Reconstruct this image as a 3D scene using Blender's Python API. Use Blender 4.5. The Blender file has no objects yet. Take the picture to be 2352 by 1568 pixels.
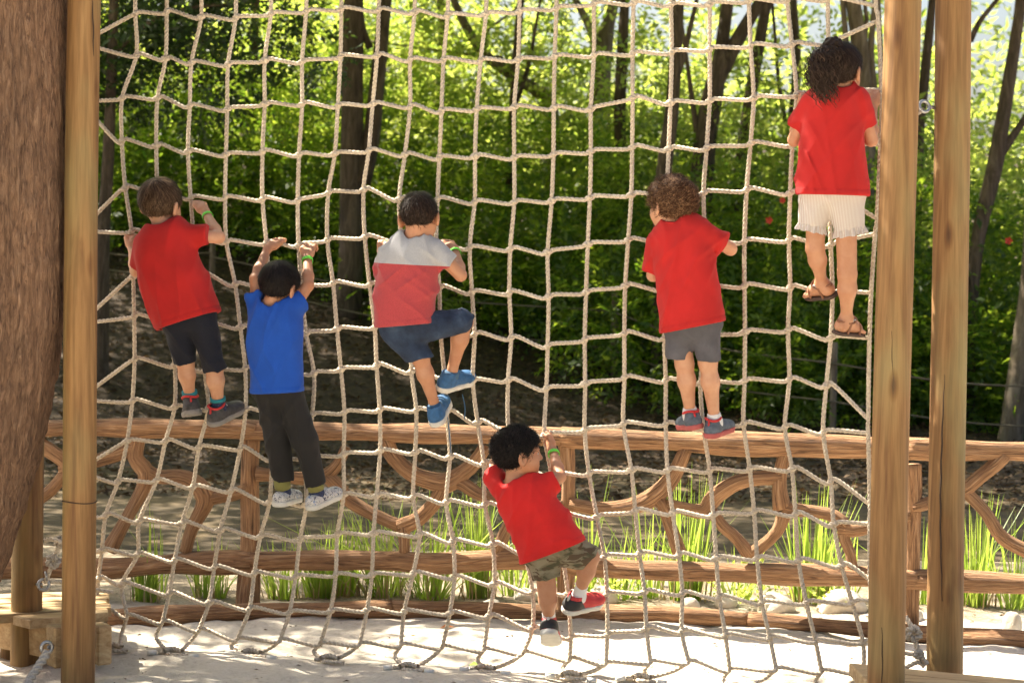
import bpy, math, random
import numpy as np
from mathutils import Vector, Matrix, Quaternion

rng = np.random.default_rng(7)
random.seed(7)
SC = bpy.context.scene
COL = SC.collection

# ------------------------------------------------------------------ camera
F_PX = 4600.0            # focal length in units of a 2352 px wide picture
CAM = Vector((0.0, -7.62, 1.64))
PITCH = math.atan(224 / F_PX)
ROLL = math.radians(0.85)
FW = Vector((0, math.cos(PITCH), -math.sin(PITCH)))
_r, _u = Vector((1, 0, 0)), Vector((0, math.sin(PITCH), math.cos(PITCH)))
RT = _r * math.cos(ROLL) + _u * math.sin(ROLL)
UP = _u * math.cos(ROLL) - _r * math.sin(ROLL)
cam_data = bpy.data.cameras.new('camera')
cam = bpy.data.objects.new('camera', cam_data)
COL.objects.link(cam)
cam.matrix_world = Matrix(((RT.x, UP.x, -FW.x, CAM.x), (RT.y, UP.y, -FW.y, CAM.y),
                           (RT.z, UP.z, -FW.z, CAM.z), (0, 0, 0, 1)))
cam_data.sensor_width = 36
cam_data.lens = F_PX / 2352 * 36
cam_data.clip_start = 0.1
cam_data.clip_end = 500
cam_data.dof.use_dof = True
cam_data.dof.focus_distance = 7.55
cam_data.dof.aperture_fstop = 5.0
SC.camera = cam

# ------------------------------------------------------------------ light
SUN = Vector((-0.54, 0.34, 0.80)).normalized()
world = bpy.data.worlds.new('World')
SC.world = world
world.use_nodes = True
wn = world.node_tree
wn.nodes.clear()
wo = wn.nodes.new('ShaderNodeOutputWorld')
wb = wn.nodes.new('ShaderNodeBackground')
ws = wn.nodes.new('ShaderNodeTexSky')
ws.sky_type = 'NISHITA'
ws.sun_disc = False
ws.sun_elevation = math.asin(SUN.z)
ws.sun_rotation = math.atan2(SUN.x, SUN.y) % (2 * math.pi)
ws.air_density = 1.0
ws.dust_density = 5.0
ws.ozone_density = 0.6
wb.inputs['Strength'].default_value = 0.064
wn.links.new(ws.outputs[0], wb.inputs[0])
wn.links.new(wb.outputs[0], wo.inputs[0])
sd = bpy.data.lights.new('sun', 'SUN')
sd.energy = 5.0
sd.angle = math.radians(0.5)
sd.color = (1.0, 0.91, 0.76)
sun = bpy.data.objects.new('sun', sd)
COL.objects.link(sun)
sun.rotation_euler = (-SUN).to_track_quat('-Z', 'Y').to_euler()
sun.location = (-8, 8, 16)
SC.view_settings.view_transform = 'Standard'
SC.view_settings.look = 'None'
SC.view_settings.gamma = 1
SC.view_settings.exposure = 2.12

# ------------------------------------------------------------------ picture -> place helpers
NK = 0.24                                   # the net's plane: y + NK*x = 0
def ray(vx, vy):
    return (FW * F_PX + RT * (vx - 1176) - UP * (vy - 784)) / F_PX
def at(vx, vy, d):                          # point at depth d
    return CAM + ray(vx, vy) * d
def on_net(vx, vy, off=0.0):                # point on the net plane, off metres nearer
    r = ray(vx, vy)
    t = (-off - CAM.y - NK * CAM.x) / (r.y + NK * r.x)
    return CAM + r * t
def on_ground(vx, vy, z=0.0):
    r = ray(vx, vy)
    return CAM + r * ((z - CAM.z) / r.z)
def on_fence(vx, vy, off=0.0):
    r = ray(vx, vy)
    t = (1.10 - off - CAM.y - 0.15 * CAM.x) / (r.y + 0.15 * r.x)
    return CAM + r * t

def link(o):
    COL.objects.link(o)
    return o
def mesh_obj(name, V, Fc, mat=None, parent=None, smooth=True):
    me = bpy.data.meshes.new(name)
    V = np.asarray(V, dtype=np.float32).reshape(-1, 3)
    if isinstance(Fc, np.ndarray):
        n, k = Fc.shape
        me.vertices.add(len(V))
        me.vertices.foreach_set('co', V.ravel())
        me.loops.add(n * k)
        me.loops.foreach_set('vertex_index', Fc.astype(np.int32).ravel())
        me.polygons.add(n)
        me.polygons.foreach_set('loop_start', np.arange(0, n * k, k, dtype=np.int32))
        me.update(calc_edges=True)
    else:
        me.from_pydata([tuple(map(float, v)) for v in V], [], Fc)
    if smooth:
        me.polygons.foreach_set('use_smooth', np.ones(len(me.polygons), dtype=bool))
    if mat:
        me.materials.append(mat)
    o = link(bpy.data.objects.new(name, me))
    if parent:
        put(o, parent)
    return o
def put(o, parent):                          # parent, keeping the place
    o.parent = parent
    loc = parent.location if parent.parent is None else Vector((0, 0, 0))
    o.matrix_parent_inverse = Matrix.Translation(-loc)
def empty(name, loc, label, cat, group=None):
    o = link(bpy.data.objects.new(name, None))
    o.empty_display_size = 0.05
    o.location = loc
    return tag(o, label, cat, group)
def tag(o, label=None, cat=None, group=None, kind=None):
    if label: o['label'] = label
    if cat: o['category'] = cat
    if group: o['group'] = group
    if kind: o['kind'] = kind
    return o

class MB:                                    # joins shapes into one mesh
    def __init__(s): s.v, s.f = [], []
    def add(s, V, Fc):
        b = sum(len(x) for x in s.v)
        s.v.append(np.asarray(V, float).reshape(-1, 3))
        s.f += [tuple(i + b for i in f) for f in Fc]
    def build(s, name, mat, parent=None, smooth=True):
        return mesh_obj(name, np.concatenate(s.v), s.f, mat, parent, smooth)

def catmull(P, step):
    P = np.asarray([tuple(p) for p in P], float)
    if len(P) < 3:
        n = max(2, int(np.linalg.norm(P[-1, :3] - P[0, :3]) / step) + 1)
        t = np.linspace(0, 1, n)[:, None]
        return P[0] * (1 - t) + P[-1] * t
    Q = np.vstack([2 * P[0] - P[1], P, 2 * P[-1] - P[-2]])
    out = []
    for i in range(1, len(Q) - 2):
        a, b, c, d = Q[i - 1], Q[i], Q[i + 1], Q[i + 2]
        n = max(1, int(round(np.linalg.norm((c - b)[:3]) / step)))
        t = (np.arange(n) / n)[:, None]
        out.append(0.5 * (2 * b + (c - a) * t + (2 * a - 5 * b + 4 * c - d) * t ** 2 + (3 * b - a - 3 * c + d) * t ** 3))
    out.append(P[-1:])
    return np.vstack(out)

def frames(P):
    T = np.gradient(P, axis=0)
    T /= np.linalg.norm(T, axis=1)[:, None] + 1e-12
    N = np.zeros_like(P)
    a = np.array([0, 1.0, 0]) if abs(T[0][1]) < 0.8 else np.array([1.0, 0, 0])
    n = a - T[0] * a.dot(T[0]); n /= np.linalg.norm(n)
    for i in range(len(P)):
        n = n - T[i] * n.dot(T[i]); n /= np.linalg.norm(n) + 1e-12
        N[i] = n
    return T, N, np.cross(T, N)

def tube(P, R, nseg=12, prof=None, cap=True):
    """P (n,3), R scalar/array/(n,nseg); returns V,F"""
    P = np.asarray(P, float); n = len(P)
    T, N, B = frames(P)
    R = np.asarray(R, float)
    if R.ndim == 0: R = np.full((n, nseg), float(R))
    elif R.ndim == 1: R = np.repeat(R[:, None], nseg, 1)
    a = np.arange(nseg) / nseg * 2 * np.pi
    V = P[:, None, :] + R[:, :, None] * (np.cos(a)[None, :, None] * N[:, None, :] + np.sin(a)[None, :, None] * B[:, None, :])
    V = V.reshape(-1, 3)
    i = np.arange(n - 1)[:, None] * nseg; j = np.arange(nseg)[None, :]; j2 = (j + 1) % nseg
    Fq = np.stack([i + j, i + j2, i + nseg + j2, i + nseg + j], -1).reshape(-1, 4)
    Fl = [tuple(int(q) for q in f) for f in Fq]
    if cap:
        V = np.vstack([V, P[0], P[-1]])
        b = n * nseg
        Fl += [(b, int((k + 1) % nseg), int(k)) for k in range(nseg)]
        Fl += [(b + 1, (n - 1) * nseg + k, (n - 1) * nseg + (k + 1) % nseg) for k in range(nseg)]
    return V, Fl

def rope_shape(points, rad, step=0.006, pitch=0.055, phase=0.0, nseg=12):
    P = catmull(points, step)
    n = len(P)
    a = np.arange(nseg) / nseg * 2 * np.pi
    lobes = 0.62 + 0.44 * np.abs(np.cos(1.5 * a)) ** 0.7          # three strands
    V, Fl = None, None
    T, N, B = frames(P)
    L = np.concatenate([[0], np.cumsum(np.linalg.norm(np.diff(P, axis=0), axis=1))])
    tw = L / pitch * 2 * np.pi + phase
    ang = a[None, :] + tw[:, None]
    V = P[:, None, :] + (rad * lobes)[None, :, None] * (np.cos(ang)[..., None] * N[:, None, :] + np.sin(ang)[..., None] * B[:, None, :])
    V = V.reshape(-1, 3)
    i = np.arange(n - 1)[:, None] * nseg; j = np.arange(nseg)[None, :]; j2 = (j + 1) % nseg
    Fq = np.stack([i + j, i + j2, i + nseg + j2, i + nseg + j], -1).reshape(-1, 4)
    return V, Fq

def box(c, s, rot=None, bev=0.004):
    """bevelled box: 24 vertices"""
    hx, hy, hz = [q / 2 for q in s]
    b = min(bev, hx * .4, hy * .4, hz * .4)
    V = []; ids = {}
    for ax in range(3):
        for sx in (-1, 1):
            for sy in (-1, 1):
                for sz in (-1, 1):
                    p = [sx * (hx - b), sy * (hy - b), sz * (hz - b)]
                    p[ax] = (sx, sy, sz)[ax] * (hx, hy, hz)[ax]
                    ids[(ax, sx, sy, sz)] = len(V); V.append(p)
    Fl = []
    for ax in range(3):
        for s_ in (-1, 1):
            o = [k for k in range(3) if k != ax]
            q = []
            for u, w in ((-1, -1), (1, -1), (1, 1), (-1, 1)):
                sg = [0, 0, 0]; sg[ax] = s_; sg[o[0]] = u; sg[o[1]] = w
                q.append(ids[(ax, *sg)])
            if (s_ > 0) == (ax == 1): q.reverse()
            Fl.append(tuple(q))
    for ax in range(3):
        o = [k for k in range(3) if k != ax]
        for u in (-1, 1):
            for w in (-1, 1):
                A = [0, 0, 0]; A[o[0]] = u; A[o[1]] = w
                A0 = list(A); A0[ax] = -1; A1 = list(A); A1[ax] = 1
                q = [ids[(o[0], *A0)], ids[(o[0], *A1)], ids[(o[1], *A1)], ids[(o[1], *A0)]]
                Fl.append(tuple(q))
    for sx in (-1, 1):
        for sy in (-1, 1):
            for sz in (-1, 1):
                Fl.append(tuple(ids[(a, sx, sy, sz)] for a in range(3)))
    V = np.array(V)
    if rot is not None:
        V = V @ np.array(rot).T
    return V + np.array(tuple(c)), Fl

# ------------------------------------------------------------------ materials
def new_mat(name):
    m = bpy.data.materials.new(name); m.use_nodes = True
    nt = m.node_tree; nt.nodes.clear()
    out = nt.nodes.new('ShaderNodeOutputMaterial')
    return m, nt, out
def N_(nt, t, **kw):
    n = nt.nodes.new(t)
    for k, v in kw.items():
        if k.startswith('i_'):
            n.inputs[k[2:].replace('_', ' ')].default_value = v
        else: setattr(n, k, v)
    return n
def coords(nt, kind='Object', scale=(1, 1, 1), rot=(0, 0, 0)):
    tc = N_(nt, 'ShaderNodeTexCoord'); mp = N_(nt, 'ShaderNodeMapping')
    mp.inputs['Scale'].default_value = scale; mp.inputs['Rotation'].default_value = rot
    nt.links.new(tc.outputs[kind], mp.inputs['Vector'])
    return mp.outputs[0]
def noise(nt, vec, scale, detail=4, rough=0.55, dist=0.0):
    n = N_(nt, 'ShaderNodeTexNoise')
    n.inputs['Scale'].default_value = scale; n.inputs['Detail'].default_value = detail
    n.inputs['Roughness'].default_value = rough; n.inputs['Distortion'].default_value = dist
    nt.links.new(vec, n.inputs['Vector'])
    return n.outputs['Fac']
def ramp(nt, fac, stops):
    r = N_(nt, 'ShaderNodeValToRGB')
    el = r.color_ramp.elements
    while len(el) < len(stops): el.new(0.5)
    for e, (p, c) in zip(el, stops):
        e.position = p; e.color = (*c, 1)
    nt.links.new(fac, r.inputs[0])
    return r.outputs[0]
def mix(nt, a, b, fac, mode='MIX'):
    m = N_(nt, 'ShaderNodeMix', data_type='RGBA', blend_type=mode)
    for s, v in ((6, a), (7, b)):
        if isinstance(v, tuple): m.inputs[s].default_value = (*v, 1)
        else: nt.links.new(v, m.inputs[s])
    if isinstance(fac, (int, float)): m.inputs[0].default_value = fac
    else: nt.links.new(fac, m.inputs[0])
    return m.outputs[2]
def math_(nt, op, a, b=0.0):
    m = N_(nt, 'ShaderNodeMath', operation=op)
    for i, v in enumerate((a, b)):
        if isinstance(v, (int, float)): m.inputs[i].default_value = v
        else: nt.links.new(v, m.inputs[i])
    return m.outputs[0]
def principled(nt, out, col, rough=0.7, bump=None, bs=0.3, bd=0.01, **kw):
    p = N_(nt, 'ShaderNodeBsdfPrincipled')
    if isinstance(col, tuple): p.inputs['Base Color'].default_value = (*col, 1)
    else: nt.links.new(col, p.inputs['Base Color'])
    p.inputs['Roughness'].default_value = rough
    for k, v in kw.items(): p.inputs[k.replace('_', ' ')].default_value = v
    if bump is not None:
        b = N_(nt, 'ShaderNodeBump'); b.inputs['Strength'].default_value = bs; b.inputs['Distance'].default_value = bd
        nt.links.new(bump, b.inputs['Height']); nt.links.new(b.outputs[0], p.inputs['Normal'])
    nt.links.new(p.outputs[0], out.inputs[0])
    return p

def mat_post():
    m, nt, out = new_mat('treated_pine')
    v = coords(nt, 'Object', (14, 14, 0.9))
    v2 = coords(nt, 'Object', (60, 60, 1.6))
    v3 = coords(nt, 'Object', (3, 3, 1.1))
    g = noise(nt, v, 1.0, 5, 0.6, 1.2)
    fine = noise(nt, v2, 1.0, 3, 0.6)
    big = noise(nt, v3, 1.3, 3, 0.5)
    c = ramp(nt, g, [(0.28, (0.150, 0.066, 0.020)), (0.46, (0.275, 0.142, 0.046)), (0.7, (0.345, 0.195, 0.070))])
    c = mix(nt, c, ramp(nt, fine, [(0.35, (0.50, 0.44, 0.36)), (0.6, (1, 1, 1))]), 0.7, 'MULTIPLY')
    c = mix(nt, c, (0.30, 0.27, 0.11), ramp(nt, big, [(0.5, (0, 0, 0)), (0.72, (0.6, 0.6, 0.6))]))
    vk = coords(nt, 'Object', (7, 7, 2.2))
    vo = N_(nt, 'ShaderNodeTexVoronoi'); vo.inputs['Scale'].default_value = 1.0
    nt.links.new(vk, vo.inputs['Vector'])
    kn = ramp(nt, vo.outputs['Distance'], [(0.03, (0.25, 0.16, 0.1)), (0.10, (0.75, 0.65, 0.55)), (0.14, (1, 1, 1))])
    c = mix(nt, c, kn, 0.8, 'MULTIPLY')
    principled(nt, out, c, 0.72, fine, 0.35, 0.004)
    return m
def mat_bark(name, c0, c1, c2, sc=(9, 9, 1.6), bd=0.03):
    m, nt, out = new_mat(name)
    v = coords(nt, 'Object', sc)
    g = noise(nt, v, 1.6, 8, 0.68, 1.5)
    b = noise(nt, coords(nt, 'Object', (2.2, 2.2, 1.2)), 1.4, 4, 0.5)
    c = ramp(nt, g, [(0.32, c0), (0.5, c1), (0.68, c2)])
    c = mix(nt, c, ramp(nt, b, [(0.35, (0.6, 0.57, 0.55)), (0.65, (1.15, 1.1, 1.05))]), 0.6, 'MULTIPLY')
    principled(nt, out, c, 0.9, g, 0.9, bd)
    return m
def mat_fence():
    m, nt, out = new_mat('branch_wood')
    tc = N_(nt, 'ShaderNodeUVMap')
    mp = N_(nt, 'ShaderNodeMapping'); mp.inputs['Scale'].default_value = (4.5, 18, 1)
    nt.links.new(tc.outputs[0], mp.inputs['Vector'])
    g = noise(nt, mp.outputs[0], 1.0, 6, 0.62, 1.6)
    b = noise(nt, coords(nt, 'Object'), 4.5, 4, 0.55)
    c = ramp(nt, g, [(0.31, (0.10, 0.052, 0.027)), (0.43, (0.34, 0.178, 0.086)), (0.57, (0.49, 0.275, 0.138)), (0.72, (0.62, 0.41, 0.25))])
    c = mix(nt, c, ramp(nt, b, [(0.35, (0.62, 0.6, 0.6)), (0.65, (1.1, 1.08, 1.05))]), 0.7, 'MULTIPLY')
    principled(nt, out, c, 0.9, g, 1.0, 0.025)
    return m
def mat_rope(name='rope', c0=(0.46, 0.365, 0.26), c1=(0.76, 0.66, 0.52)):
    m, nt, out = new_mat(name)
    n1 = noise(nt, coords(nt, 'Object'), 140, 3, 0.7)
    n2 = noise(nt, coords(nt, 'Object'), 3.0, 3, 0.5)
    c = ramp(nt, n1, [(0.3, c0), (0.6, c1)])
    c = mix(nt, c, ramp(nt, n2, [(0.35, (0.8, 0.78, 0.76)), (0.65, (1.05, 1.05, 1.05))]), 0.7, 'MULTIPLY')
    principled(nt, out, c, 0.9, n1, 0.5, 0.003)
    return m
def mat_cloth(name, col, rough=0.9, var=0.12, weave=420, sheen=0.03):
    m, nt, out = new_mat(name)
    n1 = noise(nt, coords(nt, 'Object'), weave, 2, 0.6)
    n2 = noise(nt, coords(nt, 'Object'), 9, 4, 0.55, 0.6)
    lo = tuple(q * (1 - var) for q in col); hi = tuple(min(1, q * (1 + var)) for q in col)
    c = ramp(nt, n2, [(0.3, lo), (0.7, hi)])
    h = math_(nt, 'ADD', math_(nt, 'MULTIPLY', n1, 0.12), n2)
    principled(nt, out, c, rough, h, 0.35, 0.012, Sheen_Weight=sheen)
    return m
def mat_skin(name, col):
    m, nt, out = new_mat(name)
    n = noise(nt, coords(nt, 'Object'), 17, 6, 0.7)
    lo = (col[0] * 0.86, col[1] * 0.74, col[2] * 0.68)
    c = ramp(nt, n, [(0.3, lo), (0.65, col)])
    p = principled(nt, out, c, 0.52, noise(nt, coords(nt, 'Object'), 260, 2), 0.08, 0.002)
    p.inputs['Subsurface Weight'].default_value = 0.12
    p.inputs['Subsurface Radius'].default_value = (0.012, 0.005, 0.003)
    return m
def mat_hair(name, col, hi):
    m, nt, out = new_mat(name)
    g = N_(nt, 'ShaderNodeNewGeometry')
    c = ramp(nt, g.outputs['Random Per Island'], [(0.0, tuple(q * .6 for q in col)), (0.6, col), (1.0, hi)])
    principled(nt, out, c, 0.5, None, Specular_IOR_Level=0.16)
    return m
def mat_plain(name, col, rough=0.6, metal=0.0, var=0.1, sc=30):
    m, nt, out = new_mat(name)
    n = noise(nt, coords(nt, 'Object'), sc, 4, 0.6)
    c = ramp(nt, n, [(0.3, tuple(q * (1 - var) for q in col)), (0.7, tuple(min(1, q * (1 + var)) for q in col))])
    principled(nt, out, c, rough, n, 0.15, 0.003, Metallic=metal)
    return m
def mat_leaf(name, lo, hi, tr_lo, tr_hi, tfac=0.5, rough=0.45):
    m, nt, out = new_mat(name)
    g = N_(nt, 'ShaderNodeNewGeometry')
    rnd = g.outputs['Random Per Island']
    oi = N_(nt, 'ShaderNodeObjectInfo')
    c = ramp(nt, rnd, [(0.0, lo), (1.0, hi)])
    t = ramp(nt, rnd, [(0.0, tr_lo), (1.0, tr_hi)])
    p = N_(nt, 'ShaderNodeBsdfPrincipled')
    nt.links.new(c, p.inputs['Base Color']); p.inputs['Roughness'].default_value = rough
    tb = N_(nt, 'ShaderNodeBsdfTranslucent')
    nt.links.new(t, tb.inputs[0])
    mx = N_(nt, 'ShaderNodeMixShader'); mx.inputs[0].default_value = tfac
    nt.links.new(p.outputs[0], mx.inputs[1]); nt.links.new(tb.outputs[0], mx.inputs[2])
    nt.links.new(mx.outputs[0], out.inputs[0])
    return m

M = {}
M['post'] = mat_post()
M['bark'] = mat_bark('red_brown_bark', (0.075, 0.038, 0.021), (0.28, 0.158, 0.088), (0.43, 0.275, 0.17), (40, 40, 5.5), 0.03)
M['bark_dark'] = mat_bark('dark_bark', (0.035, 0.024, 0.018), (0.10, 0.07, 0.05), (0.19, 0.145, 0.11))
M['bark_pale'] = mat_bark('pale_bark', (0.09, 0.07, 0.05), (0.22, 0.17, 0.125), (0.36, 0.30, 0.24))
M['fence'] = mat_fence()
M['rope'] = mat_rope()
M['old_rope'] = mat_rope('weathered_rope', (0.10, 0.08, 0.055), (0.20, 0.165, 0.12))
M['rope_pale'] = mat_rope('pale_rope', (0.36, 0.31, 0.25), (0.56, 0.50, 0.42))
M['steel'] = mat_plain('galvanised_steel', (0.42, 0.42, 0.42), 0.45, 0.9)
M['pvc'] = mat_plain('white_plastic', (0.7, 0.68, 0.62), 0.5)
M['dark_tape'] = mat_plain('dark_tape', (0.05, 0.045, 0.04), 0.8)

# ------------------------------------------------------------------ terrain
def smooth(a, b, x):
    t = np.clip((x - a) / (b - a), 0, 1)
    return t * t * (3 - 2 * t)
def terrain(x, y):
    x = np.asarray(x, float); y = np.asarray(y, float)
    d = y - CAM.y
    s = 0.285 - 0.11 * smooth(-4.2, 0.2, x) - 0.135 * smooth(-0.6, 2.6, x)
    up = np.maximum(0, d - 16.0)
    up = np.where(up < 1.2, up * up / 2.4, up - 0.6)
    z = s * np.minimum(up, 9) + 0.15 * np.clip(up - 9, 0, 26)
    z = z + (0.03 * np.sin(x * 1.7 + y * 0.9) + 0.02 * np.sin(x * 3.1 - y * 2.3)) * smooth(9.5, 17, d)
    return z
def sand_relief(x, y):
    z = 0.014 * np.sin(x * 5.1 + 1.3 * np.sin(y * 4.0)) * np.sin(y * 6.3 + 0.9 * np.sin(x * 3.3))
    z += 0.009 * np.sin(x * 15.0 + 2 * np.sin(y * 9.0)) * np.sin(y * 17.0 + np.sin(x * 11.0))
    z += 0.003 * np.sin(x * 41 + y * 23) * np.sin(y * 37 - x * 29)
    return z * (1 - smooth(0.9, 2.2, y)) * smooth(-9, -6, y)

def grid_sheet(name, xs, ys, zf, mat):
    X, Y = np.meshgrid(xs, ys, indexing='ij')
    Z = zf(X, Y)
    V = np.stack([X, Y, Z], -1).reshape(-1, 3)
    nx, ny = len(xs), len(ys)
    i = np.arange(nx - 1)[:, None] * ny; j = np.arange(ny - 1)[None, :]
    Fq = np.stack([i + j, i + ny + j, i + ny + j + 1, i + j + 1], -1).reshape(-1, 4)
    return mesh_obj(name, V, Fq, mat)

def mat_ground():
    m, nt, out = new_mat('sandy_ground')
    ob = coords(nt, 'Object')
    sp = N_(nt, 'ShaderNodeSeparateXYZ'); nt.links.new(ob, sp.inputs[0])
    n1 = noise(nt, ob, 2.2, 6, 0.6)
    n2 = noise(nt, ob, 45, 5, 0.7)
    n3 = noise(nt, ob, 220, 2, 0.7)
    sand = ramp(nt, n2, [(0.25, (0.40, 0.34, 0.26)), (0.45, (0.60, 0.535, 0.44)), (0.75, (0.68, 0.62, 0.53))])
    sand = mix(nt, sand, ramp(nt, n1, [(0.3, (0.86, 0.84, 0.82)), (0.6, (1, 1, 1))]), 0.8, 'MULTIPLY')
    crumbs = ramp(nt, noise(nt, ob, 90, 1, 0.5), [(0.68, (1, 1, 1)), (0.72, (0.35, 0.28, 0.22))])
    sand = mix(nt, sand, crumbs, ramp(nt, noise(nt, ob, 1.3, 2), [(0.45, (0, 0, 0)), (0.65, (0.8, 0.8, 0.8))]), 'MULTIPLY')
    bed = ramp(nt, n2, [(0.3, (0.09, 0.07, 0.045)), (0.5, (0.27, 0.21, 0.14)), (0.7, (0.42, 0.35, 0.25))])
    lit = ramp(nt, noise(nt, ob, 16, 8, 0.75), [(0.3, (0.014, 0.008, 0.004)), (0.5, (0.042, 0.025, 0.013)), (0.68, (0.11, 0.068, 0.035)), (0.8, (0.24, 0.16, 0.09))])
    wob = math_(nt, 'MULTIPLY', math_(nt, 'SUBTRACT', n1, 0.5), 1.6)
    yy = math_(nt, 'ADD', sp.outputs[1], wob)
    def step(a, b):
        mr = N_(nt, 'ShaderNodeMapRange'); mr.interpolation_type = 'SMOOTHSTEP'
        mr.inputs[1].default_value = a; mr.inputs[2].default_value = b
        nt.links.new(yy, mr.inputs[0]); return mr.outputs[0]
    c = mix(nt, sand, bed, step(0.95, 1.5))
    c = mix(nt, c, lit, step(4.6, 6.6))
    h = math_(nt, 'ADD', math_(nt, 'MULTIPLY', n3, 0.35), n2)
    principled(nt, out, c, 0.95, h, 0.6, 0.02)
    return m
def mat_path():
    m, nt, out = new_mat('packed_earth_path')
    ob = coords(nt, 'Object')
    c = ramp(nt, noise(nt, ob, 3, 7, 0.65), [(0.3, (0.034, 0.023, 0.010)), (0.5, (0.078, 0.053, 0.024)), (0.72, (0.17, 0.115, 0.054))])
    g = noise(nt, ob, 60, 4, 0.7)
    c = mix(nt, c, ramp(nt, g, [(0.35, (0.6, 0.58, 0.55)), (0.55, (1, 1, 1))]), 0.7, 'MULTIPLY')
    principled(nt, out, c, 0.95, g, 0.4, 0.015)
    return m
M['ground'] = mat_ground(); M['path'] = mat_path()
xs = np.concatenate([np.linspace(-140, -6, 40)[:-1], np.linspace(-6, -2.6, 40)[:-1], np.linspace(-2.6, 2.6, 260), np.linspace(2.6, 6, 40)[1:], np.linspace(6, 140, 40)[1:]])
ys = np.concatenate([np.linspace(-60, -2.2, 40)[:-1], np.linspace(-2.2, 1.6, 240)[:-1], np.linspace(1.6, 30, 120), np.linspace(30, 220, 30)[1:]])
def ground_z(X, Y): return terrain(X, Y) + sand_relief(X, Y)
tag(grid_sheet('ground', xs, ys, ground_z, M['ground']), kind='structure', label='pale sandy ground rising to a leaf covered bank')
def path_edge(x): return 0.25 * np.sin(x * 0.6) + 0.12 * np.sin(x * 1.7 + 1)
pxs = np.linspace(-14, 14, 120); pt = np.linspace(0, 1, 50)
PX, PT = np.meshgrid(pxs, pt, indexing='ij')
PY = 3.0 - 0.10 * PX + path_edge(PX) + PT * (3.6 + path_edge(PX * 1.3 + 2))
PZ = terrain(PX, PY) + 0.004
Vp = np.stack([PX, PY, PZ], -1).reshape(-1, 3)
ii = np.arange(119)[:, None] * 50; jj = np.arange(49)[None, :]
tag(mesh_obj('path', Vp, np.stack([ii + jj, ii + 50 + jj, ii + 51 + jj, ii + jj + 1], -1).reshape(-1, 4), M['path']), kind='structure', label='grey packed earth path behind the branch fence')

# ------------------------------------------------------------------ foliage
def leaf_mesh(pos, dirs, nrm, L, W):
    """folded rhombic leaves: 5 vertices, 4 triangles become 2 quads"""
    pos = np.asarray(pos); n = len(pos)
    dirs = dirs / (np.linalg.norm(dirs, axis=1)[:, None] + 1e-9)
    side = np.cross(dirs, nrm); side /= np.linalg.norm(side, axis=1)[:, None] + 1e-9
    up = np.cross(side, dirs)
    L = np.asarray(L)[:, None] if np.ndim(L) else np.full((n, 1), L)
    W = np.asarray(W)[:, None] if np.ndim(W) else np.full((n, 1), W)
    a = pos
    b = pos + dirs * L * 0.45 + side * W * 0.5 + up * W * 0.18
    c = pos + dirs * L - up * L * 0.10
    d = pos + dirs * L * 0.45 - side * W * 0.5 + up * W * 0.18
    V = np.stack([a, b, c, d], 1).reshape(-1, 3)
    k = np.arange(n)[:, None] * 4
    T = np.concatenate([k + np.array([0, 1, 2]), k + np.array([0, 2, 3])], 1).reshape(-1, 3)
    return V, T
def twigs(P, out, n_leaf=9, tl=0.32, leafL=0.09, leafW=0.042, droop=0.35, R=rng):
    """P (n,3) twig roots, out (n,3) outward directions -> leaf mesh arrays"""
    n = len(P)
    d = out + R.normal(0, 0.45, (n, 3)); d[:, 2] -= droop * R.random(n)
    d /= np.linalg.norm(d, axis=1)[:, None] + 1e-9
    upv = np.tile([0, 0, 1.0], (n, 1)) + R.normal(0, 0.45, (n, 3))
    s = np.cross(d, upv); s /= np.linalg.norm(s, axis=1)[:, None] + 1e-9
    nr = np.cross(s, d)
    pos, dr, nm, LL = [], [], [], []
    sc = R.uniform(0.7, 1.25, n)
    for i in range(n_leaf):
        t = (i + 0.6) / n_leaf
        sg = 1 if i % 2 else -1
        if i == n_leaf - 1: sg = 0
        pos.append(P + d * (tl * t * sc)[:, None] + np.array([0, 0, -0.10]) * (t * t * tl * sc)[:, None])
        dr.append(d * (0.55 if sg else 1.0) + s * (0.85 * sg) + R.normal(0, 0.22, (n, 3)))
        nm.append(nr + R.normal(0, 0.35, (n, 3)))
        LL.append(leafL * sc * R.uniform(0.7, 1.2, n))
    pos = np.concatenate(pos); dr = np.concatenate(dr); nm = np.concatenate(nm); LL = np.concatenate(LL)
    return leaf_mesh(pos, dr, nm, LL, LL * leafW / leafL)
def blob_points(n, c, r, R=rng, shell=0.55):
    v = R.normal(0, 1, (n, 3)); v /= np.linalg.norm(v, axis=1)[:, None]
    q = shell + (1 - shell) * R.random(n) ** 0.6
    return c + v * q[:, None] * r, v
LF = {
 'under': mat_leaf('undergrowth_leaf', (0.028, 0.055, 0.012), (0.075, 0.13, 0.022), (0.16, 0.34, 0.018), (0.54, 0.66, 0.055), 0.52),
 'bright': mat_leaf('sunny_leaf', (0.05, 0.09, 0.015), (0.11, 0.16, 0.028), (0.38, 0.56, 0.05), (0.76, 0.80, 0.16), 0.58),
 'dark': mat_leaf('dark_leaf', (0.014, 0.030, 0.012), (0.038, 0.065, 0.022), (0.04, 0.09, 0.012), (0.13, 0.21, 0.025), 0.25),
}
def foliage(name, mats_parts, mat, parent=None):
    V = np.concatenate([p[0] for p in mats_parts]); off = 0; T = []
    for v, t in mats_parts: T.append(t + off); off += len(v)
    return mesh_obj(name, V, np.concatenate(T), mat, parent, smooth=False)

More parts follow.
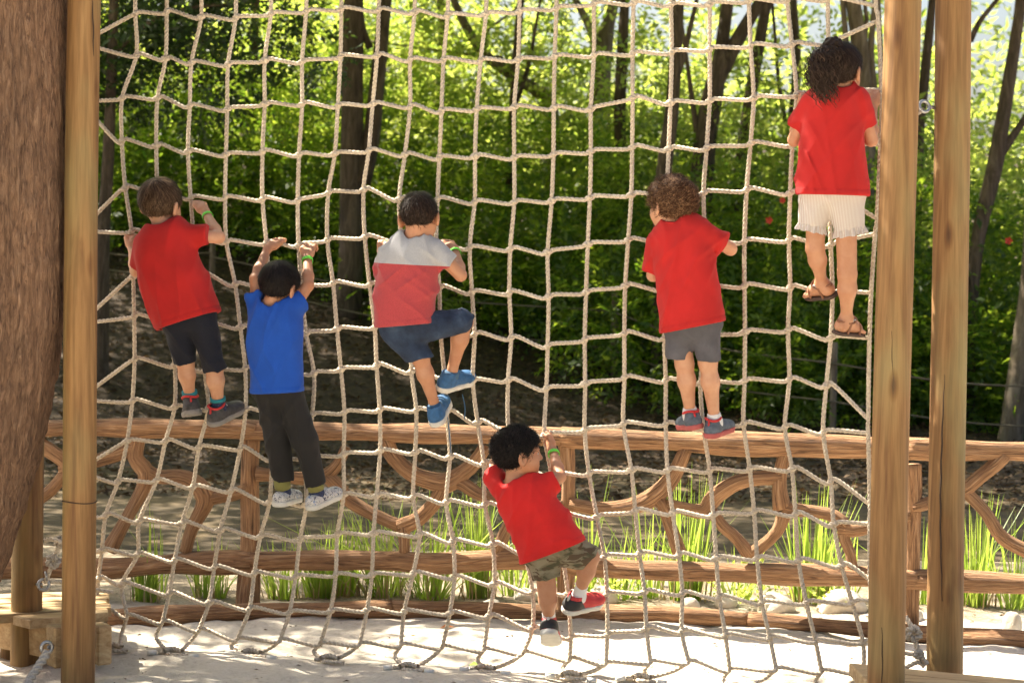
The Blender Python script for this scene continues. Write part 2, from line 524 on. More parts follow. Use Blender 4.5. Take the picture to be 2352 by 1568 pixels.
# where the undergrowth begins (depth from the camera) for a picture column
def edge_depth(vx):
    return float(np.interp(vx, [-400, 0, 300, 700, 900, 1100, 1350, 1500, 1700, 2000, 2400, 2800],
                           [22, 21.6, 21.4, 21.3, 20.9, 20.5, 20.2, 18.6, 17.9, 17.5, 17.2, 17.0]))
def bank(dd, hmin, hmax, r0, r1, n, per, x0=-250, x1=2600, leafL=0.085, zlift=0.0):
    parts = []
    for i in range(n):
        vx = x0 + (x1 - x0) * (i + rng.uniform(-0.5, 0.5)) / n
        d = edge_depth(vx) + dd + rng.uniform(-0.5, 0.9)
        X = (vx - 1176) / F_PX * d; Y = CAM.y + d
        h = rng.uniform(hmin, hmax); r = rng.uniform(r0, r1)
        if dd > 3: h *= 1 - 0.62 * math.exp(-((vx - 370) / 150) ** 2) - 0.25 * math.exp(-((vx - 2300) / 130) ** 2)
        zb = float(terrain(X, Y)) + zlift
        nb = max(1, int(h / (r * 0.8)))
        for k in range(nb):
            rr = r * rng.uniform(0.75, 1.1)
            c = np.array([X + rng.uniform(-.4, .4), Y + rng.uniform(-.3, .3), zb + rr * 0.75 + (h - 1.3 * rr) * (k / max(1, nb - 1) if nb > 1 else 0)])
            P, o = blob_points(int(per * rr * rr), c, np.array([rr, rr, rr * 0.85]))
            P[:, 2] = np.maximum(P[:, 2], terrain(P[:, 0], P[:, 1]) + 0.04)
            parts.append(twigs(P, o, leafL=leafL, leafW=leafL * .46, tl=leafL * 3.6))
    return parts
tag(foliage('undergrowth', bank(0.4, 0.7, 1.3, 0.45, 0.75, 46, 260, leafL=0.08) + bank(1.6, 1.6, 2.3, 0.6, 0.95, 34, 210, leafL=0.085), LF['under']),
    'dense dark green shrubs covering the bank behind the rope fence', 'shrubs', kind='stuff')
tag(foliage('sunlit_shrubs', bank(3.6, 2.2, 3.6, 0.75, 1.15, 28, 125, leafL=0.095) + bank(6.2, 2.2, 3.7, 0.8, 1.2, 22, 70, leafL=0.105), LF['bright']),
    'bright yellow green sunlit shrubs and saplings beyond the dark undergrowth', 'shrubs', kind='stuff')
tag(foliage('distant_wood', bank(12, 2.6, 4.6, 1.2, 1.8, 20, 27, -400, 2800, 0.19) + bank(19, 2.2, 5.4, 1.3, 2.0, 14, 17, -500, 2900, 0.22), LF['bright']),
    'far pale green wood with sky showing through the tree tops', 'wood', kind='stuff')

def wood_wall():  # unseen trees added behind the camera to cut skylight on the children's backs
    parts = []
    for i in range(46):
        a = math.radians(-8 - 164 * (i + rng.uniform(-.3, .3)) / 45)
        r = rng.uniform(10.5, 13.5)
        c = np.array([r * math.cos(a), -7.0 + r * math.sin(a) * 1.0, 0])
        for z in (1.0, 3.0, 5.2, 7.4, 9.4):
            q = c + np.array([rng.uniform(-.6, .6), rng.uniform(-.6, .6), z])
            P, o = blob_points(26, q, np.array([1.5, 1.5, 1.4]), shell=.3)
            P[:, 2] = np.maximum(P[:, 2], 0.1)
            parts.append(twigs(P, o, leafL=.24, leafW=.11, tl=.8))
    return parts
tag(foliage('sky_blocking_wood', wood_wall(), LF['dark']), 'unseen wood added behind the viewer to hold back sky light', 'wood', kind='stuff')

# trees ------------------------------------------------------------------
def trunk_shape(P, R, nseg=14, flute=0.08, step=0.12, seed=0):
    A = np.hstack([np.asarray([tuple(p) for p in P], float), np.asarray(R, float)[:, None]])
    A = catmull(A, step)
    n = len(A); a = np.arange(nseg) / nseg * 2 * np.pi
    ph = seed * 1.7
    q = 1 + flute * (np.sin(3 * a + ph)[None, :] * np.cos(A[:, 2:3] * 0.9 + ph) + 0.6 * np.sin(5 * a + 2 * ph)[None, :] + 0.5 * np.sin(7 * a[None, :] + A[:, 2:3] * 2.3))
    return tube(A[:, :3], np.maximum(A[:, 3:4], 0.004) * q, nseg)
def crown_proto(name, mat, n_clump, spread, clump_r, per, leafL, seed):
    R = np.random.default_rng(seed)
    parts = []
    for i in range(n_clump):
        c = R.normal(0, 1, 3); c = c / np.linalg.norm(c) * R.random() ** 0.4 * np.array(spread)
        P, o = blob_points(per, c, np.array([clump_r, clump_r, clump_r * .6]) * R.uniform(.7, 1.2), R, 0.3)
        parts.append(twigs(P, o, leafL=leafL, leafW=leafL * .46, tl=leafL * 3.4, R=R))
    V = np.concatenate([p[0] for p in parts]); off = 0; T = []
    for v, t in parts: T.append(t + off); off += len(v)
    o = mesh_obj(name, V, np.concatenate(T), mat, smooth=False)
    me = o.data
    bpy.data.objects.remove(o)
    return me
CROWN = [crown_proto('crown', LF['bright'], 26, (2.1, 2.1, 1.1), 0.75, 42, 0.11, 11),
         crown_proto('crown', LF['under'], 24, (1.9, 1.9, 1.2), 0.7, 44, 0.10, 12),
         crown_proto('crown', LF['dark'], 22, (1.5, 1.3, 0.8), 0.6, 46, 0.085, 13)]
def wood_tree(pts, d, w, label, crown=0, limbs=(), mat='bark_dark', crown_z=1.6, crown_s=1.0, base_z=None, crown_xy=(0, 0), ext=2.2, cw=1.05):
    """pts: picture points from the foot upwards; w: widths in picture units"""
    W = [at(x, y, d) for x, y in pts]
    R = [q / F_PX * d / 2 for q in w]
    gz = float(terrain(W[0].x, W[0].y)) - 0.08
    if W[0].z > gz + 0.05:
        W.insert(0, Vector((W[0].x + (W[0].x - W[1].x) * 0.12, W[0].y, gz))); R.insert(0, R[0] * 1.12)
    else:
        W[0].z = gz
    dv = (W[-1] - W[-2]).normalized()
    W.append(W[-1] + dv * ext); R.append(R[-1] * 0.6)
    top = W[-1]
    root = empty('woodland_tree', Vector((W[0].x, W[0].y, gz + .08)), label, 'tree', 'trees on the wooded bank')
    sd_ = int(pts[0][0])
    V, Fl = trunk_shape(W, R, seed=sd_)
    mesh_obj('trunk', V, Fl, M[mat], root)
    for lp, lw in limbs:
        LW = [at(x, y, d) for x, y in lp]; LR = [q / F_PX * d / 2 for q in lw]
        dv = (LW[-1] - LW[-2]).normalized()
        LW.append(LW[-1] + dv * 1.4); LR.append(LR[-1] * .5)
        V, Fl = trunk_shape(LW, LR, 10, seed=sd_ + 3)
        mesh_obj('limb', V, Fl, M[mat], root)
    me = CROWN[crown]
    c = link(bpy.data.objects.new('crown', me))
    c.parent = root
    c.location = Vector((top.x + crown_xy[0], top.y + crown_xy[1], top.z + crown_z)) - root.location
    c.scale = (crown_s * cw, crown_s * cw, crown_s)
    c.rotation_euler = (0, 0, random.uniform(0, 6.28))
    return root
wood_tree([(790, 815), (805, 600), (808, 300), (812, 0)], 20.6, [70, 56, 52, 46],
          'tallest dark fissured trunk dividing into two stems, left of the middle of the bank', 1,
          [([(830, 420), (852, 330), (868, 180), (885, 0)], [44, 40, 36, 30]), ([(850, 110), (835, 70), (825, 0)], [18, 14, 12])], crown_s=1.1)
wood_tree([(576, 420), (578, 250), (585, 60)], 23.5, [24, 22, 20], 'slim grey trunk standing straight behind the dark hanging leaves', 1)
wood_tree([(1268, 262), (1235, 210), (1165, 165), (1110, 120), (1070, 60), (1042, 0)], 24, [34, 30, 27, 24, 20, 16],
          'pale leaning tree with its bent limb curving to the left', 0,
          [([(1185, 172), (1150, 135), (1112, 130)], [16, 12, 8]), ([(1112, 122), (1122, 70), (1160, 40)], [9, 7, 5])], 'bark_pale', ext=1.2)
wood_tree([(1378, 225), (1382, 150), (1392, 80), (1412, 0)], 24.5, [46, 44, 36, 24], 'grey trunk forked low into a wide vee of limbs',
          0, [([(1380, 130), (1358, 70), (1322, 0)], [30, 22, 16])], 'bark_pale')
wood_tree([(1432, 430), (1424, 280), (1430, 120), (1436, 0)], 22.5, [30, 27, 25, 22], 'straight slender trunk just right of the low forked one', 1, crown_s=0.9)
wood_tree([(1510, 968), (1516, 800), (1524, 430), (1545, 250), (1560, 0)], 19.4, [50, 42, 36, 32, 26],
          'dark trunk rising from the litter behind the curly haired boy', 1,
          [([(1550, 190), (1572, 120), (1600, 0)], [16, 13, 9])])
wood_tree([(1612, 560), (1618, 350), (1638, 220), (1655, 130), (1672, 0)], 20.5, [56, 50, 48, 34, 28], 'thick brown trunk forking into a spread of two heavy limbs',
          1, [([(1645, 190), (1690, 100), (1748, 0)], [38, 34, 26]), ([(1605, 330), (1590, 230), (1575, 120)], [16, 12, 9])], 'bark_dark')
wood_tree([(1688, 560), (1705, 350), (1735, 150), (1762, 0)], 21.5, [26, 28, 28, 24], 'dark leaning trunk beside the forked brown one', 1, crown_s=0.9)
wood_tree([(1985, 460), (1985, 250), (1975, 100), (1960, 0)], 20, [48, 44, 40, 34], 'multi stemmed tree behind the head of the girl', 1,
          [([(1995, 430), (2008, 250), (2000, 120), (2010, 0)], [20, 18, 15, 12]), ([(1968, 380), (1952, 200), (1935, 0)], [16, 15, 12]),
           ([(1990, 300), (1975, 180), (1990, 60), (1985, 0)], [14, 12, 10, 9]), ([(2016, 400), (2030, 250), (2022, 80)], [14, 12, 9])], 'bark_pale', crown_s=0.9)
wood_tree([(2112, 340), (2122, 200), (2136, 60), (2142, 0)], 21, [20, 22, 20, 18], 'thin dark trunk seen between the two right hand posts', 0, crown_s=0.8)
wood_tree([(2225, 760), (2245, 560), (2282, 400), (2300, 300), (2338, 60), (2345, 0)], 18.5, [34, 32, 36, 34, 26, 24],
          'lichen spotted leaning trunk right of the far right post', 0,
          [([(2292, 360), (2322, 320), (2356, 270)], [26, 20, 16]), ([(2228, 95), (2250, 50), (2290, 0)], [14, 12, 9])], 'bark_dark', crown_s=0.8)
wood_tree([(2320, 1012), (2338, 870), (2352, 760), (2372, 600), (2385, 300)], 17.2, [58, 50, 46, 44, 40], 'pale fissured trunk at the far right margin of the wood', 0,
          mat='bark_pale', crown_s=0.8)
wood_tree([(236, 560), (246, 400), (256, 200), (262, 0)], 17.8, [30, 28, 24, 20], 'shaded tree with dark glossy leaves hanging at upper left', 2,
          [([(258, 130), (330, 60), (430, 20), (560, 8)], [14, 11, 8, 6])], cw=1.0, crown_z=-1.9, crown_s=0.95, crown_xy=(0.55, 0.2), ext=1.6)
wood_tree([(690, 560), (700, 350), (706, 150), (712, 0)], 25, [22, 20, 18, 16], 'thin far trunk between the slim grey trunk and the tallest fissured one', 0, crown_s=.8)
wood_tree([(1010, 520), (1004, 300), (1016, 120), (1012, 0)], 26, [24, 22, 20, 18], 'thin far trunk standing to the right of the tallest fissured one', 0, crown_s=.8)
wood_tree([(1150, 640), (1172, 420), (1180, 200), (1196, 0)], 23, [22, 20, 18, 16], 'slightly bent thin trunk behind the middle of the net', 1, [([(1178, 260), (1214, 150), (1236, 30)], [12, 10, 7])], crown_s=.8)
wood_tree([(470, 600), (462, 380), (470, 180), (455, 0)], 23, [22, 20, 18, 16], 'thin shaded trunk behind the hair of the leftmost boy, to the right', 1, crown_s=.8)
wood_tree([(1820, 600), (1812, 380), (1830, 160), (1822, 0)], 22.5, [24, 22, 20, 18], 'thin trunk left of the girl, between the leaning one and the multi stemmed one', 0, [([(1814, 330), (1790, 200), (1778, 60)], [12, 10, 8])], crown_s=.8)
wood_tree([(120, 700), (112, 400), (100, 0)], 23, [40, 36, 30], 'tree half hidden by the big trunk at left', 1)
wood_tree([(-330, 800), (-310, 400), (-300, 0)], 20, [50, 44, 36], 'wide crowned tree standing beyond the left margin', 1, crown_s=1.3)

# ------------------------------------------------------------------ play frame: posts, beam, decks
def round_post(label, vx_top, vx_bot, vy_bot, d, dia, z_top=3.35, lean_seed=0, marks=()):
    """peeled pole set in the ground; axis follows two picture points at depth d"""
    a = at(vx_top, 0, d); b = at(vx_bot, vy_bot, d)
    k = (b - a) / (b.z - a.z)
    top = a + k * (z_top - a.z); bot = a + k * (-0.25 - a.z)
    n = 46; nseg = 28
    t = np.linspace(0, 1, n)
    P = np.array(bot)[None] * (1 - t[:, None]) + np.array(top)[None] * t[:, None]
    z = P[:, 2]
    s = lean_seed
    P[:, 0] += 0.004 * np.sin(z * 1.9 + s); P[:, 1] += 0.004 * np.cos(z * 1.3 + s)
    ang = np.arange(nseg) / nseg * 2 * np.pi
    R = dia / 2 * (1.03 - 0.02 * t)[:, None] * (1 + 0.012 * np.sin(2 * ang + s)[None] + 0.008 * np.sin(3 * ang[None] + z[:, None] * 1.1 + s))
    root = empty('round_post', Vector((bot.x, bot.y, 0)), label, 'post', 'posts of the climbing frame')
    V, Fl = tube(P, R, nseg)
    pole = mesh_obj('pole', V, Fl, M['post'], root)
    # drying crack: a thin dark wedge sunk in the face towards the camera
    return root
def crack(root, pts, d, dia, w=0.0055):
    """a drying split that runs down the pole: a thin sliver of dark shadow wood"""
    P = []
    for x, y in pts:
        p = at(x, y, d - dia * 0.495); P.append(p)
    P = catmull(P, 0.03)
    n = len(P); t = np.linspace(0, 1, n)
    ww = w * np.sin(np.pi * np.clip(t, 0.03, 0.97)) ** 0.5
    jit = 0.0012 * np.sin(np.arange(n) * 1.7)
    P[:, 0] += jit
    V, Fl = tube(P, np.repeat((ww / 2)[:, None], 6, 1), 6)
    mesh_obj('split', V, Fl, M['dark_tape'], root)
M['split'] = mat_plain('split_wood', (0.05, 0.03, 0.017), 0.95)
M['dark_tape'] = M['split']

p_fl = round_post('front left pole of the climbing frame with a dark pencil ring near its foot', 195, 176, 1568, 7.2, 0.118, lean_seed=1)
p_rl = round_post('rear left pole of the frame half hidden behind the big tree trunk', 88, 58, 1500, 7.72, 0.116, lean_seed=2)
p_fr = round_post('front right pole of the climbing frame, the nearest and widest', 2072, 2035, 1568, 6.75, 0.122, lean_seed=3)
p_rr = round_post('rear right pole standing behind the plank deck with an eye bolt on its side', 2188, 2172, 1545, 7.2, 0.125, lean_seed=4)
crack(p_fl, [(212, -10), (214, 60), (215, 130)], 7.2, .118)
crack(p_fl, [(188, 690), (182, 900), (176, 1010), (182, 1150)], 7.2, .118, .007)
crack(p_fr, [(2048, 760), (2052, 950), (2050, 1100)], 6.75, .122)
crack(p_fr, [(2025, 1440), (2027, 1500), (2025, 1600)], 6.75, .122)
crack(p_rr, [(2170, 860), (2164, 1000), (2160, 1180), (2164, 1380)], 7.2, .125, .007)
# pencil ring on the front left pole
ring_c = at(182.5, 1150, 7.2)
pr = mesh_obj('pencil_ring', *tube([ring_c + Vector((0.0622 * math.cos(q), 0.0622 * math.sin(q), 0.003 * math.sin(q * 2))) for q in np.linspace(math.pi * 1.02, math.pi * 2.05, 30)], 0.0022, 6), M['split'], p_fl)
beam_a, beam_b = at(88, 0, 7.72), at(2188, 0, 7.2)
ba = Vector((beam_a.x - .25, beam_a.y - .02, 3.28)); bb = Vector((beam_b.x + .25, beam_b.y, 3.28))
V, Fl = tube(catmull([ba, (ba + bb) / 2, bb], 0.1), 0.06, 20)
tag(mesh_obj('crossbeam', V, Fl, M['post']), 'round crossbeam joining the tops of the rear poles above the net', 'beam')

def prism(quad, th):
    """four ground-plan corners (top face) extruded down, edges chamfered"""
    q = [Vector(p) for p in quad]
    c = sum(q, Vector()) / 4
    b = 0.004
    def inset(p): return p + (c - p).normalized() * b * 1.4
    V = [tuple(inset(p)) for p in q] + [tuple(p - Vector((0, 0, b))) for p in q] + [tuple(p - Vector((0, 0, th))) for p in q]
    Fl = [(0, 1, 2, 3), (11, 10, 9, 8)]
    for i in range(4):
        j = (i + 1) % 4
        Fl += [(i, 4 + i, 4 + j, j), (4 + i, 8 + i, 8 + j, 4 + j)]
    return V, Fl
def mat_plank():
    m, nt, out = new_mat('deck_plank')
    v = coords(nt, 'Object', (1.2, 30, 30))
    g = noise(nt, v, 1.0, 6, 0.6, 1.0)
    f = noise(nt, coords(nt, 'Object', (3, 120, 120)), 1.0, 3)
    c = ramp(nt, g, [(0.3, (0.31, 0.19, 0.085)), (0.5, (0.46, 0.31, 0.155)), (0.7, (0.54, 0.40, 0.225))])
    c = mix(nt, c, ramp(nt, f, [(0.3, (0.7, 0.66, 0.6)), (0.55, (1, 1, 1))]), 0.6, 'MULTIPLY')
    principled(nt, out, c, 0.75, f, 0.3, 0.004)
    return m
M['plank'] = mat_plank()
# left deck
zt = 0.205
root = empty('step_deck', on_ground(120, 1400, 0.0), 'low plank step deck around the foot of the left front pole', 'deck')
fl_, fr_ = on_ground(60, 1424, zt), on_ground(252, 1406, zt)
bl_, br_ = on_ground(-150, 1368, zt), on_ground(246, 1354, zt)
npk = 5
for i in range(npk):
    t0, t1 = i / npk + 0.012, (i + 1) / npk - 0.012
    dx = Vector((random.uniform(-.03, .02), 0, 0))
    o = mesh_obj('plank', *prism([fl_.lerp(bl_, t0) + dx, fr_.lerp(br_, t0) - dx * .3, fr_.lerp(br_, t1) - dx * .3, fl_.lerp(bl_, t1) + dx], 0.034), M['plank'], root, smooth=False)
ax = (fr_ - fl_).normalized(); ay = Vector((-ax.y, ax.x, 0))
Rm = np.array([[ax.x, ay.x, 0], [ax.y, ay.y, 0], [0, 0, 1]])
def wood_box(name, c, s, R=None, mat='plank'):
    return mesh_obj(name, *box(c, s, R, 0.006), M[mat], root, smooth=False)
ja, jb = on_ground(118, 1440, 0.16), on_ground(-160, 1385, 0.16)
wb_ = (jb - ja); wn_ = Vector((-wb_.y, wb_.x, 0)).normalized() * 0.02
mesh_obj('joist', *prism([ja - wn_, ja + wn_, jb + wn_, jb - wn_], 0.115), M['plank'], root, smooth=False)
wood_box('block', at(133, 1482, 7.27), (0.060, 0.085, 0.148), Rm)
wood_box('block', at(231, 1477, 7.36), (0.056, 0.085, 0.145), Rm)
jc, jd = on_ground(235, 1440, 0.16), on_ground(230, 1368, 0.16)
mesh_obj('joist', *prism([jc - Vector((.02, 0, 0)), jc + Vector((.02, 0, 0)), jd + Vector((.02, 0, 0)), jd - Vector((.02, 0, 0))], 0.115), M['plank'], root, smooth=False)
leg_c = on_ground(35, 1505, 0.0)
V, Fl = tube(np.array([[leg_c.x, leg_c.y, z] for z in (-0.1, 0.0, 0.08, 0.162)]), 0.058, 20)
mesh_obj('leg', V, Fl, M['post'], root)
# right deck
zt2 = 0.175
root = empty('step_deck', on_ground(2150, 1560, 0.0), 'low pale plank deck at the foot of the right hand poles', 'deck')
a0, a1 = on_ground(1950, 1521, zt2), on_ground(2420, 1567, zt2)
dvec = Vector((0.03, -1, 0)).normalized()
for i in range(5):
    o0, o1 = 0.115 * i + 0.003, 0.115 * (i + 1) - 0.003
    if i == 0:
        pass
    mesh_obj('plank', *prism([a0 + dvec * o1, a1 + dvec * o1, a1 + dvec * o0, a0 + dvec * o0], 0.042), M['plank'], root, smooth=False)
for px in (0.05, 0.62):
    c0 = a0.lerp(a1, px) + dvec * 0.04 - Vector((0, 0, .043)); c1 = a0.lerp(a1, px) + dvec * 0.52 - Vector((0, 0, .043))
    w = Vector((.02, 0, 0))
    mesh_obj('joist', *prism([c1 - w, c1 + w, c0 + w, c0 - w], 0.128), M['plank'], root, smooth=False)

def torus(c, n, R, r, a0=0, a1=2 * math.pi, seg=28):
    n = Vector(n).normalized(); u = n.orthogonal().normalized(); v = n.cross(u)
    P = [Vector(c) + u * R * math.cos(q) + v * R * math.sin(q) for q in np.linspace(a0, a1, seg + 1)]
    return tube([tuple(p) for p in P], r, 10)
def eye_bolt(c, n, R, r, shank_to, label):
    t = empty('eye_bolt', Vector(c), label, 'eye bolt', 'steel eye bolts on the frame')
    mesh_obj('ring', *torus(c, n, R, r), M['steel'], t)
    dd = (Vector(shank_to) - Vector(c)).normalized()
    mesh_obj('shank', *tube([tuple(Vector(c) + dd * R), tuple(Vector(shank_to))], r * 1.05, 10), M['steel'], t)
ec = at(2123, 245, 7.16)
eye_bolt(ec, (0.35, -1, 0.25), 0.020, 0.0065, at(2150, 248, 7.2), 'steel eye bolt on the side of the far right pole, high up')
ec2 = at(107, 1486, 7.16)
eye_bolt(ec2, (0.5, -0.8, 0.0), 0.020, 0.0065, at(124, 1484, 7.24), 'steel eye bolt on the left step deck holding a thick rope')
ec3 = at(100, 1342, 7.62)
eye_bolt(ec3, (0.3, -1, 0.2), 0.020, 0.006, at(78, 1340, 7.70), 'steel eye bolt on the rear left pole just above the deck')
V, Fq = rope_shape([at(109, 1496, 7.15), at(100, 1512, 7.13), at(78, 1545, 7.08), at(50, 1590, 7.0), at(8, 1665, 6.9)], 0.0165, 0.007, 0.075)
tag(mesh_obj('anchor_rope', V, Fq, M['rope_pale']), 'thick pale rope tied to the ring of the left deck', 'rope')

# ------------------------------------------------------------------ the climbing net
NET = [
 [(311,-62),(383,-66),(460,-58),(541,-54),(622,-62),(705,-68),(786,-74),(872,-70),(953,-68),(1030,-62),(1118,-66),(1194,-70),(1279,-78),(1363,-88),(1454,-90),(1540,-84),(1628,-90),(1718,-96),(1804,-100),(1896,-100)],
 [(311,32),(383,28),(462,39),(541,42),(622,32),(703,26),(784,21),(870,23),(952,28),(1028,35),(1116,32),(1193,26),(1278,19),(1364,9),(1455,7),(1541,11),(1630,9),(1720,2),(1808,0),(1901,-2)],
 [(313,127),(380,135),(440,144),(524,148),(608,139),(694,142),(782,130),(866,127),(942,137),(1019,137),(1104,139),(1190,137),(1274,130),(1364,127),(1453,123),(1543,120),(1630,113),(1724,105),(1819,102),(1903,100)],
 [(281,225),(362,225),(436,243),(522,251),(608,239),(694,239),(776,243),(856,239),(942,244),(1014,255),(1095,251),(1181,246),(1272,248),(1357,250),(1453,225),(1540,236),(1630,232),(1731,225),(1829,218),(1908,212)],
 [(280,323),(359,334),(432,348),(519,355),(603,348),(687,355),(769,353),(847,346),(930,355),(1009,362),(1091,359),(1181,362),(1271,355),(1357,348),(1452,338),(1536,342),(1623,341),(1724,330),(1820,332),(1908,334)],
 [(288,431),(362,440),(438,454),(517,454),(603,457),(684,461),(754,443),(835,436),(917,457),(1005,457),(1090,464),(1181,464),(1267,461),(1355,454),(1450,447),(1532,443),(1616,443),(1715,436),(1815,443),(1905,450)],
 [(302,531),(370,538),(446,548),(520,555),(612,558),(686,563),(752,551),(838,544),(922,555),(1002,562),(1079,569),(1172,572),(1258,579),(1350,561),(1443,551),(1532,556),(1620,558),(1710,554),(1812,551),(1908,562)],
 [(306,635),(383,638),(460,628),(540,653),(620,660),(693,660),(765,650),(849,653),(930,658),(1009,660),(1084,671),(1170,672),(1260,681),(1346,671),(1436,656),(1530,665),(1624,660),(1710,656),(1815,660),(1912,674)],
 [(308,725),(387,734),(478,745),(552,751),(636,758),(703,765),(774,755),(861,751),(945,755),(1012,764),(1090,767),(1174,776),(1258,794),(1343,780),(1434,765),(1526,776),(1622,774),(1711,762),(1810,758),(1908,776)],
 [(309,825),(401,839),(471,850),(563,846),(640,856),(721,857),(783,848),(865,839),(945,853),(1021,864),(1086,874),(1167,873),(1255,892),(1344,881),(1434,867),(1529,873),(1609,878),(1710,874),(1813,871),(1898,885)],
 [(304,920),(401,934),(478,938),(564,941),(640,948),(717,952),(791,946),(872,941),(956,941),(1026,945),(1097,969),(1168,985),(1251,998),(1343,987),(1432,973),(1529,973),(1616,983),(1708,973),(1803,980),(1891,992)],
 [(292,1012),(380,1012),(457,1026),(552,1029),(626,1054),(702,1050),(789,1043),(873,1035),(954,1038),(1033,1049),(1111,1063),(1188,1076),(1266,1088),(1353,1087),(1450,1079),(1533,1079),(1630,1080),(1722,1077),(1819,1077),(1908,1105)],
 [(271,1105),(359,1103),(443,1117),(531,1126),(619,1152),(703,1158),(789,1136),(865,1137),(949,1140),(1025,1152),(1114,1158),(1195,1172),(1280,1180),(1371,1186),(1459,1172),(1545,1177),(1638,1182),(1732,1175),(1827,1180),(1915,1203)],
 [(243,1182),(320,1196),(418,1200),(506,1216),(598,1231),(689,1238),(775,1226),(858,1224),(963,1228),(1040,1242),(1132,1249),(1206,1268),(1292,1274),(1388,1277),(1469,1270),(1559,1273),(1645,1281),(1739,1281),(1834,1286),(1933,1298)],
 [(234,1263),(316,1272),(401,1286),(492,1302),(584,1316),(679,1323),(771,1319),(854,1319),(949,1316),(1044,1325),(1135,1340),(1223,1358),(1304,1362),(1394,1363),(1480,1358),(1567,1362),(1652,1370),(1750,1383),(1852,1383),(1957,1383)],
 [(226,1328),(281,1340),(389,1362),(480,1383),(573,1397),(665,1405),(759,1402),(843,1400),(928,1404),(1033,1407),(1123,1414),(1223,1441),(1311,1463),(1395,1456),(1485,1442),(1566,1448),(1666,1458),(1768,1463),(1873,1471),(1982,1474)],
 [(222,1385),(292,1414),(373,1428),(457,1446),(545,1467),(643,1470),(735,1478),(826,1478),(921,1481),(1016,1485),(1111,1492),(1202,1499),(1308,1513),(1392,1523),(1494,1520),(1582,1520),(1676,1537),(1783,1536),(1887,1541),(1984,1545)],
]
LEFT = [(188,-60),(190,97),(190,100),(190,232),(190,240),(190,523),(190,530),(192,736),(192,742),(190,910),(190,918),(186,1076),(186,1082),(214,1186),(205,1262),(200,1326),(196,1392)]
RIGHT = [(2008,-95),(2012,14),(2017,48),(2024,207),(2022,332),(2014,502),(2010,537),(2001,672),(1997,776),(1994,962),(1994,994),(1998,1158),(1997,1203),(1998,1330),(2004,1379),(2012,1476),(2016,1548)]
NR, NC = len(NET), 20
def np_(x, y, off=0.0):
    p = on_net(x, y, off)
    if p.z < 0.014: p = on_ground(x, y, 0.014)
    return p
net = empty('climbing_net', np_(1100, 1480) * 1.0, 'large beige rope climbing net stretched between the poles with five children and one more on it', 'climbing net')
net['label'] = 'large knotted rope net stretched between the poles with six children climbing it'
joff = rng.normal(0, 0.010, (NR, NC))
RR = 0.0086
for c in range(NC):
    pts = [np_(NET[0][c][0] + 2, -190)] + [np_(*NET[r][c], joff[r, c]) for r in range(NR)]
    V, Fq = rope_shape(pts, RR, phase=c * 1.3)
    mesh_obj('upright_rope', V, Fq, M['rope'], net)
for r in range(NR):
    pts = [np_(*LEFT[r])]
    if r == 13: pts = [np_(214, 1188)]
    for c in range(NC):
        x, y = NET[r][c]
        s = 1.0 + c * 0.012
        pts.append(np_(x - 9 * s, y + 4.2 * s, joff[r, c] + 0.004))
        pts.append(np_(x + 9 * s, y - 4.2 * s, joff[r, c] - 0.004))
    pts.append(np_(*RIGHT[r]))
    V, Fq = rope_shape(pts, RR, phase=r * 0.7)
    mesh_obj('level_rope', V, Fq, M['rope'], net)
for name_pts in (LEFT, RIGHT):
    pts = [np_(name_pts[0][0], -190)] + [np_(x, y, 0.012) for x, y in name_pts]
    V, Fq = rope_shape(pts, RR)
    mesh_obj('border_rope', V, Fq, M['rope'], net)
# splice at each crossing: a short swollen twist, one shared mesh
a_ = np.linspace(-1, 1, 9)
Vk, Fk = rope_shape([(0.0016 * math.sin(t * 4), 0, t * 0.019) for t in a_], 0.0128, 0.0048, 0.05)
n_r = len(Vk) // 12
prof = np.sin(np.linspace(0.12, math.pi - 0.12, n_r)) ** 0.6
cz = np.repeat(np.linspace(-0.019, 0.019, n_r), 12)
Vk[:, 0] *= np.repeat(prof, 12); Vk[:, 1] *= np.repeat(prof, 12)
kn = mesh_obj('splice', Vk, Fk, M['rope'])
kme = kn.data
bpy.data.objects.remove(kn)
nk = 0
for r in range(1, NR):
    for c in range(NC):
        if nk >= 298: break
        o = link(bpy.data.objects.new('splice', kme)); nk += 1
        p = np_(*NET[r][c], joff[r, c] + 0.001)
        s_ = random.uniform(0.92, 1.12)
        rot = Matrix.Rotation(math.radians(random.choice([52, 60, 66, 70])), 4, 'Y') @ Matrix.Rotation(random.uniform(0, 6), 4, 'Z')
        o.parent = net
        o.matrix_parent_inverse = Matrix.Identity(4)
        o.location = p - net.location
        o.rotation_euler = rot.to_euler(); o.scale = (s_, s_, s_)
